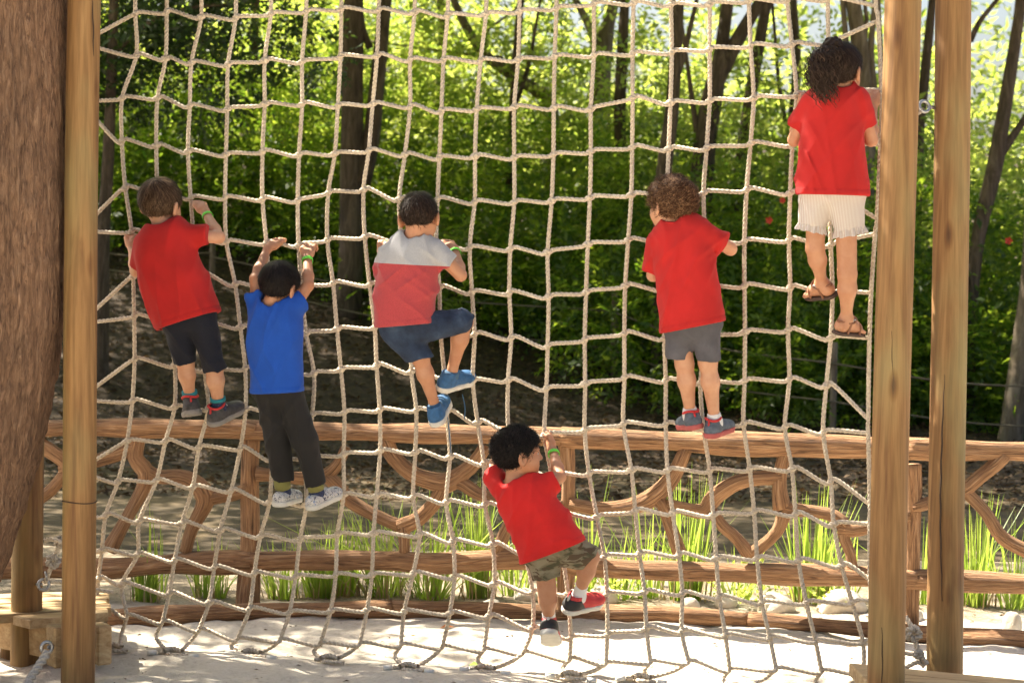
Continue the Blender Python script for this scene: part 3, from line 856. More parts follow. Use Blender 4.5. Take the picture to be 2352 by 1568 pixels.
# loops at the foot, lying on the sand, with white plastic sleeves
GN = [(258,1492),(397,1502),(576,1505),(756,1518),(938,1537),(1114,1541),(1311,1556),(1473,1562),(1690,1585),(1890,1592)]
def gp(x, y): return on_ground(x, y, 0.012)
for i, (gx, gy) in enumerate(GN):
    ce, co = 2 * i, 2 * i + 1
    xe, ye = NET[-1][ce]; xo, yo = NET[-1][co]
    V, Fq = rope_shape([np_(xe, ye), np_(xe - 14, ye + (gy - ye) * .45), gp(xe + (gx - xe) * .35, ye + (gy - ye) * .86), gp(gx - 8, gy), gp(gx + 34, gy + 3)], RR)
    mesh_obj('foot_loop', V, Fq, M['rope'], net)
    V, Fq = rope_shape([np_(xo, yo), np_(xo - (xo - gx) * .35, yo + (gy - yo) * .5), gp(gx + 12, gy - 6), gp(gx - 34, gy - 5)], RR)
    mesh_obj('foot_loop', V, Fq, M['rope'], net)
    V, Fq = rope_shape([gp(gx - 20, gy - 2) + Vector((0, 0, .010)), gp(gx, gy - 5) + Vector((0, 0, .014)), gp(gx + 22, gy - 1) + Vector((0, 0, .010))], RR * 1.25)
    mesh_obj('foot_knot', V, Fq, M['rope'], net)
    for q in (-1, 1):
        if i in (1, 2, 4, 5, 6, 7):
            e = gp(gx + q * 38, gy + (4 if q > 0 else -5)); e2 = gp(gx + q * 58, gy + (6 if q > 0 else -4))
            mesh_obj('end_sleeve', *tube([tuple(e), tuple(e2)], 0.0105, 12), M['pvc'], net)
def lash(name, pts, rad, mat='rope'):
    V, Fq = rope_shape(pts, rad)
    return mesh_obj(name, V, Fq, M[mat], net)
# lashing at the lower left and the lower right
lash('lashing', [at(196, 1170, 7.55), at(160, 1205, 7.58), at(140, 1242, 7.6), at(128, 1275, 7.6), at(116, 1305, 7.61), at(104, 1336, 7.62)], 0.0095)
lash('lashing', [at(104, 1240, 7.58), at(122, 1238, 7.56), at(146, 1249, 7.58), at(160, 1262, 7.62)], 0.0095)
def knot_ball(c, r):
    P = [Vector(c) + Vector((r * math.cos(t) * (1 + .4 * math.cos(2.5 * t)), r * .7 * math.sin(2.5 * t), r * math.sin(t) * (1 + .4 * math.cos(2.5 * t)))) for t in np.linspace(0, 4 * math.pi, 40)]
    V, Fq = rope_shape(P, RR)
    mesh_obj('lashing_knot', V, Fq, M['rope_pale'], net)
knot_ball(at(122, 1288, 7.6), 0.017); knot_ball(at(138, 1243, 7.6), 0.014)
mesh_obj('shackle', *torus(at(106, 1322, 7.61), (0.9, 0.3, 0.2), 0.016, 0.004), M['steel'], net)
lash('lashing', [at(260, 1360, 7.75), at(200, 1350, 7.7), at(140, 1336, 7.66), at(100, 1336, 7.63)], 0.0085)
lash('lashing', [at(2080, 1415, 7.2), at(2094, 1440, 7.18), at(2102, 1470, 7.17), at(2112, 1500, 7.16), at(2130, 1525, 7.15)], 0.0095)
lash('lashing', [at(2040, 1492, 7.2), at(2078, 1499, 7.19), at(2108, 1505, 7.17), at(2122, 1520, 7.16)], 0.0085)
lash('lashing', [at(2060, 1540, 7.2), at(2085, 1530, 7.19), at(2108, 1520, 7.17), at(2124, 1530, 7.16)], 0.0085)
knot_ball(at(2098, 1455, 7.17), 0.019); knot_ball(at(2110, 1502, 7.16), 0.010)
lash('lashing', [at(2022, 300, 7.23), at(2060, 285, 7.2), at(2108, 262, 7.17), at(2121, 250, 7.15)], 0.0062, 'rope_pale')

# ------------------------------------------------------------------ branch fence
def limb_shape(P, R, nseg=18, step=0.03, seed=0, rough=0.10):
    A = np.hstack([np.asarray([tuple(p) for p in P], float), np.asarray(R, float)[:, None]])
    A = catmull(A, step); n = len(A)
    rg = np.random.default_rng(seed)
    a = np.arange(nseg) / nseg * 2 * np.pi
    L = np.concatenate([[0], np.cumsum(np.linalg.norm(np.diff(A[:, :3], axis=0), axis=1))])
    q = np.ones((n, nseg))
    for k, w in ((2, 1.0), (3, .8), (5, .55), (8, .35)):
        q += rough * w * 0.5 * np.sin(k * a[None] + rg.uniform(0, 6) + 0.8 * np.sin(L * rg.uniform(2, 7) + rg.uniform(0, 6))[:, None])
    lump = 1 + 0.10 * np.sin(L * 6 + rg.uniform(0, 6)) + 0.06 * np.sin(L * 13 + rg.uniform(0, 6))
    V, Fl = tube(A[:, :3], A[:, 3:4] * q * lump[:, None], nseg)
    return V, Fl, L, nseg
def limb_obj(name, P, R, parent, seed=0, mat='fence', nseg=18, rough=0.10):
    V, Fl, L, ns = limb_shape(P, R, nseg, 0.03, seed, rough)
    o = mesh_obj(name, V, Fl, M[mat], parent)
    uv = o.data.uv_layers.new(name='UVMap')
    U = np.zeros((len(o.data.loops), 2), np.float32)
    n = len(L); k = 0
    for i in range(n - 1):
        for j in range(ns):
            U[k:k + 4] = ((L[i], j / ns), (L[i], (j + 1) / ns), (L[i + 1], (j + 1) / ns), (L[i + 1], j / ns)); k += 4
    U[:, 0] += seed * 3.7
    uv.data.foreach_set('uv', U.ravel())
    return o
fence = empty('branch_fence', on_fence(1200, 1400), 'rustic fence of thick reddish branches and rails behind the net', 'fence')
def fb(pts, ws, name='branch', off=0.0, seed=None):
    P = [on_fence(x, y, off) for x, y in pts]
    if isinstance(ws, (int, float)): ws = [ws] * len(pts)
    R = [w / F_PX * 8.7 / 2 for w in ws]
    fb.k += 1
    return limb_obj(name, P, R, fence, fb.k if seed is None else seed)
fb.k = 1
fb([(-60, 984), (90, 983), (200, 981), (400, 984), (570, 985), (590, 988)], [44, 44, 46, 44, 50, 50], 'top_rail')
fb([(560, 988), (700, 990), (900, 994), (1100, 998), (1312, 1003)], [50, 46, 45, 45, 48], 'top_rail')
fb([(1290, 1003), (1500, 1010), (1700, 1018), (1900, 1023), (2106, 1030)], [48, 48, 50, 50, 50], 'top_rail')
fb([(2086, 1030), (2200, 1034), (2352, 1036), (2520, 1042)], [48, 48, 46, 46], 'top_rail')
fb([(-60, 1306), (60, 1302), (240, 1306), (400, 1294), (580, 1290)], [50, 48, 54, 52, 52], 'middle_rail')
fb([(560, 1290), (700, 1286), (900, 1288), (1000, 1294), (1150, 1284), (1310, 1282)], [46, 46, 50, 46, 46, 48], 'middle_rail')
fb([(1290, 1290), (1420, 1306), (1600, 1312), (1800, 1318), (2106, 1328)], [48, 46, 50, 48, 46], 'middle_rail')
fb([(2084, 1330), (2200, 1334), (2352, 1340), (2520, 1350)], [46, 42, 44, 44], 'middle_rail')
fb([(577, 1005), (574, 1100), (576, 1250), (570, 1395)], [46, 44, 48, 50], 'post', -0.02)
fb([(1300, 1010), (1306, 1100), (1302, 1250), (1298, 1410)], [40, 36, 38, 40], 'post', -0.02)
fb([(2092, 1066), (2096, 1150), (2094, 1300), (2096, 1450)], [42, 38, 36, 36], 'post', -0.02)
# bay one
fb([(90, 1020), (125, 1040), (150, 1060), (160, 1085)], 34, 'branch'); fb([(160, 1070), (135, 1105), (112, 1130), (86, 1146)], 32, 'branch')
fb([(318, 1000), (312, 1050), (337, 1085), (330, 1120), (300, 1175), (252, 1262)], [38, 38, 42, 38, 34, 36])
fb([(335, 1080), (365, 1095), (415, 1095), (452, 1112), (471, 1140), (466, 1165), (440, 1215), (426, 1268)], [34, 32, 32, 36, 44, 36, 34, 34])
fb([(318, 1025), (270, 1042), (222, 1057), (175, 1068), (140, 1082)], [32, 30, 28, 30, 30])
fb([(468, 1148), (510, 1140), (545, 1132), (572, 1120)], [34, 30, 30, 30])
# bay two
fb([(590, 1088), (640, 1092), (700, 1098), (749, 1090), (778, 1062), (794, 1026)], [36, 30, 34, 34, 30, 28])
fb([(752, 1094), (780, 1122), (800, 1148), (850, 1178), (917, 1208)], [30, 32, 32, 34, 36])
fb([(917, 1210), (962, 1190), (1000, 1150), (1022, 1108)], [38, 32, 32, 36]); fb([(925, 1208), (928, 1240), (928, 1270)], [32, 28, 28])
fb([(884, 1010), (905, 1050), (945, 1086), (985, 1102), (1028, 1108), (1068, 1082), (1092, 1060), (1116, 1024)], [36, 34, 34, 36, 42, 34, 34, 34])
fb([(1040, 1104), (1062, 1110), (1100, 1134), (1150, 1148), (1200, 1160), (1290, 1165)], [34, 34, 30, 28, 30, 30])
fb([(1192, 1160), (1178, 1188), (1160, 1222), (1140, 1268)], [34, 32, 30, 34])
# bay three
fb([(1308, 1156), (1345, 1164), (1390, 1169), (1450, 1162), (1501, 1140), (1545, 1094), (1575, 1030)], [30, 34, 34, 34, 36, 34, 32])
fb([(1510, 1142), (1522, 1160), (1540, 1210), (1560, 1268)], [36, 30, 28, 30])
fb([(1530, 1155), (1570, 1166), (1616, 1172), (1641, 1140), (1690, 1108), (1740, 1097), (1796, 1095)], [26, 28, 34, 38, 34, 30, 30])
fb([(1806, 1030), (1794, 1075), (1790, 1120), (1796, 1168)], [34, 30, 30, 38])
fb([(1796, 1168), (1840, 1172), (1880, 1176), (1916, 1186), (1940, 1208)], [36, 32, 30, 32, 34])
fb([(1800, 1175), (1792, 1205), (1770, 1236), (1720, 1276)], [34, 30, 28, 34]); fb([(1634, 1172), (1660, 1208), (1692, 1236), (1722, 1276)], [32, 30, 30, 36])
fb([(1925, 1212), (1960, 1216), (2000, 1208), (2050, 1190), (2090, 1186)], [34, 32, 28, 26, 26]); fb([(1936, 1206), (1940, 1240), (1952, 1268), (1958, 1310)], [34, 28, 26, 28])
# bay four
fb([(2308, 1044), (2290, 1064), (2250, 1096), (2214, 1124), (2150, 1150), (2096, 1164)], [36, 34, 32, 32, 26, 24])
fb([(2210, 1122), (2240, 1150), (2268, 1182), (2300, 1232), (2352, 1262), (2420, 1290)], [32, 30, 30, 34, 36, 34])
# edging log on the sand
edge = empty('edging_log', on_ground(1200, 1420), 'long low brown log edging the sand along the foot of the branch fence', 'log')
lg = [(-80, 1432), (100, 1428), (270, 1422), (420, 1412), (576, 1404), (740, 1399), (900, 1399), (1080, 1402), (1250, 1406), (1400, 1410), (1560, 1414), (1720, 1422), (1850, 1432), (1990, 1446), (2120, 1456), (2250, 1465), (2352, 1470), (2480, 1482)]
ws = [48, 48, 50, 44, 42, 38, 40, 38, 40, 40, 38, 34, 36, 36, 38, 42, 44, 44]
P = [on_ground(x, y, 0.030) for x, y in lg]
R = [w / F_PX * (p.y - CAM.y) / 2 for w, p in zip(ws, P)]
for sl in (slice(0, 7), slice(6, 12), slice(11, 18)):
    limb_obj('log_length', P[sl], R[sl], edge, 90 + sl.start)

# reeds, rocks, dead leaves -------------------------------------------------
def mat_reed():
    return mat_leaf('reed_blade', (0.10, 0.17, 0.03), (0.17, 0.24, 0.05), (0.42, 0.62, 0.06), (0.62, 0.74, 0.12), 0.5)
M['reed'] = mat_reed()
M['straw'] = mat_leaf('dry_reed', (0.30, 0.22, 0.11), (0.42, 0.32, 0.17), (0.4, 0.28, 0.12), (0.5, 0.36, 0.18), 0.3)
def tuft(base, n, h, spread, wid=0.006, lean=0.25, R=rng):
    V, T = [], []
    for i in range(n):
        a = R.uniform(0, 2 * np.pi); r = spread * math.sqrt(R.random())
        p = np.array([base[0] + r * math.cos(a), base[1] + r * math.sin(a) * .7, 0]); p[2] = float(terrain(p[0], p[1])) - 0.01
        hh = h * R.uniform(0.45, 1.1); ln = abs(R.normal(0, lean)); az = a + R.normal(0, .6)
        dr = np.array([math.cos(az) * ln, math.sin(az) * ln, 1.0]); dr /= np.linalg.norm(dr)
        sd_ = np.array([-math.sin(az + R.normal(0, 1)), math.cos(az), 0])
        nb = 4; b0 = len(V)
        kink = R.random() < 0.12
        for k in range(nb + 1):
            t = k / nb
            bend = np.array([math.cos(az), math.sin(az), -0.3]) * (0.35 * ln + (0.25 if kink and t > .6 else 0)) * hh * t * t
            q = p + dr * hh * t + bend
            w = wid * (1 - t ** 2.2) + 0.0008
            V += [q - sd_ * w / 2, q + sd_ * w / 2]
        for k in range(nb):
            T += [(b0 + 2 * k, b0 + 2 * k + 1, b0 + 2 * k + 3), (b0 + 2 * k, b0 + 2 * k + 3, b0 + 2 * k + 2)]
    return np.array(V), np.array(T)
reed_spots = [  # picture x, foot y, blades, height, spread, lean, how it stands
 (330, 1392, 46, 0.26, 0.10, 0.10, 'dark upright rush clump left of the leftmost fence post'),
 (352, 1376, 12, 0.44, 0.12, 0.15, 'few thin tall rushes behind the leftmost branches'),
 (482, 1386, 60, 0.27, 0.13, 0.22, 'short grass clump beside the foot of the leftmost fence post'),
 (648, 1384, 46, 0.30, 0.12, 0.35, 'spreading pale grass clump right of the leftmost fence post'),
 (735, 1384, 80, 0.34, 0.14, 0.22, 'dense reed clump below the white shoes'),
 (790, 1378, 50, 0.42, 0.10, 0.16, 'reed clump with a few tall blades under the netting, left of centre'),
 (880, 1380, 60, 0.50, 0.14, 0.32, 'tall fanned reed clump behind the lowest branch fork'),
 (985, 1384, 60, 0.52, 0.16, 0.42, 'wide tangled reed clump before the small stones'),
 (1098, 1384, 70, 0.56, 0.10, 0.14, 'tall upright reed clump left of the boy at the bottom'),
 (1180, 1380, 30, 0.44, 0.10, 0.22, 'thin reed clump behind the red shirt of the lowest boy'),
 (1345, 1375, 14, 0.62, 0.07, 0.12, 'sparse tall reeds just right of the middle fence post'),
 (1420, 1385, 34, 0.34, 0.12, 0.5, 'low arching grass clump on the pale stones'),
 (1490, 1385, 30, 0.52, 0.10, 0.35, 'leaning reed clump left of the tallest reeds'),
 (1575, 1392, 90, 0.62, 0.13, 0.14, 'tallest bright green reed clump right of centre'),
 (1690, 1392, 30, 0.30, 0.12, 0.45, 'low wispy grass between the two big right hand reed clumps'),
 (1862, 1396, 95, 0.56, 0.14, 0.18, 'thick bright reed clump left of the front right pole'),
 (1940, 1392, 24, 0.40, 0.09, 0.25, 'small reed clump close to the front right pole'),
 (2112, 1398, 26, 0.42, 0.08, 0.22, 'reed clump showing between the two right hand poles'),
 (2238, 1405, 64, 0.52, 0.12, 0.14, 'upright reed clump right of the far right pole'),
 (2330, 1412, 40, 0.46, 0.12, 0.3, 'yellowing reed clump at the right margin'),
]
for x, y, n, h, sp, ln, lab in reed_spots:
    p = on_ground(x, y - 12)
    root = empty('reed_clump', Vector((p.x, p.y, 0)), lab, 'reeds', 'reed clumps along the fence')
    V, T = tuft(p, int(n * 1.15), h, sp * .55, 0.0085, ln)
    mesh_obj('blades', V, T, M['reed'], root, smooth=False)
    if n > 40:
        V, T = tuft(p, n // 2, h * .38, sp * .9, 0.007, ln)
        mesh_obj('dry_stems', V, T, M['straw'], root, smooth=False)
# low ground cover along the bed
pts = []
for i in range(260):
    x = rng.uniform(0.2, 2.9); y = 1.55 - 0.15 * x + rng.uniform(0, 0.7)
    if math.sin(x * 5 + 1) + math.sin(x * 2.3) > 0.35: pts.append((x, y, rng.uniform(0.01, 0.05)))
P = np.array(pts); o = np.tile([0, 0, 1.0], (len(P), 1))
tag(foliage('ground_cover', [twigs(P, o, 6, 0.10, 0.035, 0.018)], LF['bright']), 'low green creeping plants between the stones', 'ground cover', kind='stuff')

def mat_rock():
    m, nt, out = new_mat('pale_stone')
    n1 = noise(nt, coords(nt, 'Object'), 9, 6, .65); n2 = noise(nt, coords(nt, 'Object'), 60, 4, .7)
    c = ramp(nt, n1, [(.3, (.38, .34, .27)), (.55, (.55, .51, .43)), (.75, (.64, .60, .53))])
    principled(nt, out, c, .9, n2, .5, .01)
    return m
M['rock'] = mat_rock()
def rock(c, s, seed):
    import bmesh
    bm = bmesh.new(); bmesh.ops.create_icosphere(bm, subdivisions=3, radius=1)
    rg = np.random.default_rng(seed)
    K = rg.normal(0, 1.6, (5, 3)); ph = rg.uniform(0, 6, 5)
    for v in bm.verts:
        q = np.array(v.co); f = 1 + 0.10 * sum(math.sin(K[i].dot(q) * 1.4 + ph[i]) for i in range(5)) * .6
        q = q * f; q[2] = max(q[2], -0.35)
        v.co = Vector((q[0] * s[0], q[1] * s[1], q[2] * s[2]))
    me = bpy.data.meshes.new('stone'); bm.to_mesh(me); bm.free()
    me.polygons.foreach_set('use_smooth', [True] * len(me.polygons)); me.materials.append(M['rock'])
    o = link(bpy.data.objects.new('stone', me)); o.location = c
    return o
for i, (x, y, w, h, lab) in enumerate([
  (1208, 1352, 60, 34, 'rounded pale stone behind the shins of the lowest boy, at left'), (1385, 1352, 70, 44, 'large sunlit stone just right of the knee of the lowest boy'),
  (1310, 1378, 36, 20, 'small flat stone between the shoes of the lowest boy'), (1130, 1370, 44, 22, 'low flat stone left of the lowest boy'),
  (1060, 1376, 36, 20, 'small grey stone before the tangled reeds'), (1500, 1294, 46, 26, 'flat stone lying on the edge of the path'),
  (1590, 1372, 46, 30, 'broken pale stone right of the tallest reeds'), (1668, 1366, 60, 34, 'pale stone among the wispy grass'),
  (1790, 1370, 80, 54, 'big humped stone left of the thick reed clump'), (1940, 1372, 110, 66, 'biggest pale boulder left of the front right pole'),
  (2105, 1400, 40, 44, 'stone between the two right hand poles'), (2330, 1418, 50, 70, 'upright white stone at the right margin'),
  (820, 1388, 34, 18, 'small stone at the foot of the left reeds'), (420, 1388, 40, 18, 'flat stone left of the leftmost fence post')]):
    p = on_ground(x, y + 16 + h * .35); d = p.y - CAM.y
    rock(Vector((p.x, p.y + w / F_PX * d * .35, h / F_PX * d * .12)), (w / F_PX * d / 2, w / F_PX * d * .4, h / F_PX * d * .62), i)
    o = bpy.context.scene.objects[-1] if False else [q for q in COL.objects if q.name.startswith('stone')][-1]
    tag(o, lab, 'stone', 'stones edging the reed bed')
# dead leaves
M['dead'] = mat_leaf('dead_leaf', (0.035, 0.02, 0.010), (0.16, 0.098, 0.05), (0.10, 0.055, 0.022), (0.18, 0.105, 0.04), 0.2, 0.8)
n = 32000
dd = rng.uniform(12.6, 23, n); vx = rng.uniform(-250, 2600, n)
P = np.stack([(vx - 1176) / F_PX * dd, dd + CAM.y, np.zeros(n)], 1)
P[:, 2] = terrain(P[:, 0], P[:, 1]) + rng.uniform(0.004, 0.03, n)
dr = rng.normal(0, 1, (n, 3)); dr[:, 2] *= 0.25
nm = np.tile([0, 0, 1.0], (n, 1)) + rng.normal(0, 0.3, (n, 3))
LL = rng.uniform(0.03, 0.075, n)
V, T = leaf_mesh(P, dr, nm, LL, LL * .5)
tag(mesh_obj('leaf_litter', V, T, M['dead'], smooth=False), 'brown dead leaves covering the bank', 'leaf litter', kind='stuff')
n = 420
x = rng.uniform(-2.6, 2.8, n); y = rng.uniform(-0.9, 1.9, n) ** 1.0
P = np.stack([x, y, sand_relief(x, y) + 0.004], 1)
dr = rng.normal(0, 1, (n, 3)); dr[:, 2] *= 0.1
LL = rng.uniform(0.008, 0.03, n)
V, T = leaf_mesh(P, dr, np.tile([0, 0, 1.0], (n, 1)) + rng.normal(0, .2, (n, 3)), LL, LL * .45)
tag(mesh_obj('sand_debris', V, T, M['dead'], smooth=False), 'scattered bits of dry leaf on the sand', 'debris', kind='stuff')
M['orange_leaf'] = mat_plain('orange_leaf', (0.45, 0.16, 0.04), .7); M['green_leaf'] = mat_plain('green_leaf', (0.22, 0.36, 0.04), .6)
for x, y, w, mt, lab in [(1028, 1441, 36, 'orange_leaf', 'orange brown dead leaf on the bright sand'), (1092, 1527, 30, 'green_leaf', 'yellow green leaf on the sand by the foot of the net'), (950, 1460, 16, 'orange_leaf', 'tiny tan leaf on the bright sand left of the orange one')]:
    p = on_ground(x, y, 0.012); L = w / F_PX * 7.9
    V, T = leaf_mesh(np.array([[p.x - L / 2, p.y, p.z]]), np.array([[1, .2, .12]]), np.array([[0, -.3, 1.0]]), L, L * .55)
    tag(mesh_obj('fallen_leaf', V, T, M[mt]), lab, 'leaf', 'leaves fallen on the sand')

# red flowers in the shrubs
M['flower'] = mat_plain('red_petal', (0.62, 0.03, 0.02), .6)
def flower(vx, vy, d, r, lab):
    c = at(vx, vy, d); V, T = [], []
    for k in range(5):
        a = k * 1.2566
        dv = Vector((math.cos(a), -.35, math.sin(a))); sv = Vector((-math.sin(a), 0, math.cos(a)))
        b = len(V); V += [tuple(c), tuple(c + dv * r * .7 + sv * r * .4), tuple(c + dv * r), tuple(c + dv * r * .7 - sv * r * .4)]
        T.append((b, b + 1, b + 2, b + 3))
    tag(mesh_obj('flower', V, T, M['flower']), lab, 'flower', 'red flowers in the shrubs')
for vx, vy, d, r, lab in [(1766, 506, 17.7, .035, 'red flower low down left of the white shorts'), (1797, 460, 17.8, .03, 'red flower just left of the striped shorts'),
                       (2316, 553, 17, .035, 'red flower at the right edge beyond the leaning trunk'), (1872, 662, 17.3, .03, 'red flower beside the sandal of the girl'),
                       (652, 326, 22, .035, 'red flower high in the shade at left')]:
    flower(vx, vy, d, r, lab)

# rope fence on the bank
rf = empty('rope_fence', at(1410, 870, 19.5), 'low fence of slim stakes and two slack ropes in front of the shrubs', 'fence')
def stake(vx, y0, y1, d, w):
    b = at(vx, y1, d); b.z = float(terrain(b.x, b.y)) - .05
    t = at(vx + 3, y0, d)
    mesh_obj('stake', *trunk_shape([b, (b + t) / 2, t], [w / F_PX * d / 2] * 3, 10, .05), M['bark_pale'], rf)
    return t
for vx, y0, y1, d, w in [(486, 556, 660, 20.6, 14), (1410, 672, 872, 19.4, 17), (1913, 786, 950, 17.0, 16), (100, 540, 640, 20.8, 14), (2470, 850, 1000, 16.6, 16)]:
    stake(vx, y0, y1, d, w)
def frope(a, b, sag):
    A, B = at(*a), at(*b); Mx = (A + B) / 2 - Vector((0, 0, sag))
    mesh_obj('rail_rope', *tube(catmull([A, Mx, B], .25), .0085, 6), M['old_rope'], rf)
for a, b, s in [((102, 550, 20.75), (488, 580, 20.55), .10), ((102, 590, 20.75), (488, 625, 20.55), .08), ((488, 590, 20.55), (1412, 715, 19.35), .12), ((488, 640, 20.55), (1412, 802, 19.35), .10),
                ((1412, 718, 19.35), (1914, 834, 16.95), .10), ((1412, 806, 19.35), (1914, 922, 16.95), .10), ((1914, 834, 16.95), (2470, 890, 16.55), .06), ((1914, 922, 16.95), (2470, 985, 16.55), .05)]:
    frope(a, b, s)

# two spreading trees beside the path; their crowns dapple the path and the bank
def spreading_tree(x, y, x0, x1, y0, y1, z0, z1, n, label, leafL=0.14, gap=-0.28):
    gz = float(terrain(x, y))
    root = empty('spreading_tree', Vector((x, y, gz)), label, 'tree', 'trees on the wooded bank')
    b = Vector((x, y, gz - .1)); cx = (x0 + x1) / 2; cy = (y0 + y1) / 2
    top = Vector((x + (cx - x) * .35, y + (cy - y) * .3, z0 + .2))
    V, Fl = trunk_shape([b, b.lerp(top, .4), top], [.24, .2, .15], seed=int(abs(x) * 10)); mesh_obj('trunk', V, Fl, M['bark_dark'], root)
    P = np.stack([rng.uniform(x0, x1, n), rng.uniform(y0, y1, n), rng.uniform(z0, z1, n)], 1)
    k = np.sin(P[:, 0] * 2.3 + 0.7) * np.sin(P[:, 1] * 1.9 + P[:, 0] * .8) + 0.5 * np.sin(P[:, 0] * 5.1 + P[:, 1] * 3.7)
    P = P[k > gap]
    o = np.stack([rng.normal(0, 1, len(P)), rng.normal(0, 1, len(P)), rng.normal(-.1, .3, len(P))], 1)
    foliage('crown', [twigs(P, o, 9, leafL * 3.4, leafL, leafL * .48)], LF['under'], root)
    for i in range(6):
        e = Vector((x0 + (x1 - x0) * (i + .5) / 6, cy + (-1) ** i * (y1 - y0) * .3, z0 + .3))
        V, Fl = trunk_shape([top, top.lerp(e, .5) + Vector((0, 0, .4)), e], [.10, .06, .02], 10, seed=i); mesh_obj('limb', V, Fl, M['bark_dark'], root)
spreading_tree(-5.2, 7.0, -10.5, -0.6, 5.0, 16.0, 4.7, 7.8, 9600, 'spreading tree rooted left of the picture beside the path')
spreading_tree(5.2, 7.5, -1.0, 6.2, 5.4, 14.5, 4.7, 7.8, 4800, 'spreading tree rooted right of the picture beside the path', gap=-0.18)

# big tree at the left front -------------------------------------------------
ax_pts = [(-470, 1640), (-330, 1450), (-200, 1250), (-112, 1000), (-66, 780), (-52, 600), (-48, 300), (-46, 0)]
A = [at(x, y, 7.25) for x, y in ax_pts]
A += [A[-1] + Vector((0.02, 0.05, 0.5)), A[-1] + Vector((0.1, 0.2, 1.5)), A[-1] + Vector((0.3, 0.5, 3.0))]
Rr = [0.40, 0.36, 0.335, 0.325, 0.322, 0.32, 0.318, 0.315, 0.31, 0.25, 0.12]
B_ = np.hstack([np.array([tuple(p) for p in A]), np.array(Rr)[:, None]])
B_ = catmull(B_, 0.014); n = len(B_); ns = 300
a = np.arange(ns) / ns * 2 * np.pi
zz = np.cumsum(np.linalg.norm(np.gradient(B_[:, :3], axis=0), axis=1))
def vnoise(u, v, seed):
    """value noise on a lattice, periodic in u over 0..period"""
    rg = np.random.default_rng(seed)
    T = rg.random((256, 256)).astype(np.float32)
    iu = np.floor(u).astype(int); iv = np.floor(v).astype(int); fu = u - iu; fv = v - iv
    fu = fu * fu * (3 - 2 * fu); fv = fv * fv * (3 - 2 * fv)
    g = lambda i, j: T[i % 256, j % 256]
    return (g(iu, iv) * (1 - fu) + g(iu + 1, iv) * fu) * (1 - fv) + (g(iu, iv + 1) * (1 - fu) + g(iu + 1, iv + 1) * fu) * fv
Ug, Vg = np.meshgrid(a / (2 * np.pi), zz, indexing='xy')
wob_ = 0.35 * vnoise(Ug * 16, Vg * 3, 5)
rel = 0.5 * np.abs(vnoise((Ug + wob_ * .06) * 256, Vg * 11, 1) - .5) + 0.35 * np.abs(vnoise((Ug + wob_ * .05) * 128, Vg * 6, 2) - .5) + 0.25 * vnoise(Ug * 256, Vg * 40, 3)
big = vnoise(Ug * 8, Vg * 1.4, 4)
Rg = B_[:, 3:4] * (1 + 0.05 * (big - .5)) + 0.036 * (rel - 0.3)
bigtree = empty('shade_tree', Vector((A[0].x, A[0].y, 0)), 'big leaning tree with reddish fissured bark at the left edge, in front of the poles', 'tree')
mesh_obj('trunk', *tube(B_[:, :3], Rg, ns), M['bark'], bigtree)
# its crown hangs over the net and the children and gives them their shade
nT = 2600
u = rng.uniform(0, 1, (nT, 4))
qx = -3.2 + 6.6 * u[:, 0]; qz = 2.9 * u[:, 1]
qy = -0.24 * qx - 1.15 + 1.25 * u[:, 2]
zc = 4.2 + 1.9 * u[:, 3]
tt = (zc - qz) / SUN.z
P = np.stack([qx + SUN.x * tt, qy + SUN.y * tt, zc], 1)
gx_ = P[:, 0] - SUN.x / SUN.z * P[:, 2]; gy_ = P[:, 1] - SUN.y / SUN.z * P[:, 2]
keep = np.sin(gx_ * 3.4 + 1.0 + 1.3 * np.sin(gy_ * 2.1)) * np.sin(gy_ * 4.1 + gx_ * 1.3) + 0.35 * np.sin(gx_ * 9 + gy_ * 7) > 0.18
P = P[keep]
nL = 650
qx = rng.uniform(-3.4, -0.5, nL); qz = rng.uniform(0.3, 0.95, nL); qy = rng.uniform(0.95, 1.9, nL)
zc = rng.uniform(4.6, 6.4, nL); tt = (zc - qz) / SUN.z
P2 = np.stack([qx + SUN.x * tt, qy + SUN.y * tt, zc], 1)
P2 = P2[np.sin(P2[:, 0] * 2.7) * np.sin(P2[:, 1] * 3.1 + 1) + .4 * np.sin(P2[:, 0] * 6 + P2[:, 1] * 5) > -0.30]
P = np.concatenate([P, P2])
outd = np.stack([rng.normal(0, 1, len(P)), rng.normal(0, 1, len(P)), rng.normal(-.1, .3, len(P))], 1)
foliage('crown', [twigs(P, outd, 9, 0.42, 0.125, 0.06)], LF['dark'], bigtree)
for k in range(7):
    e = Vector(P[rng.integers(len(P))]); s0 = A[-2].lerp(A[-1], k / 7)
    V, Fl = trunk_shape([s0, s0.lerp(e, .5) + Vector((0, 0, .3)), e], [.06, .04, .012], 10, .05, .2, k)
    mesh_obj('limb', V, Fl, M['bark'], bigtree)

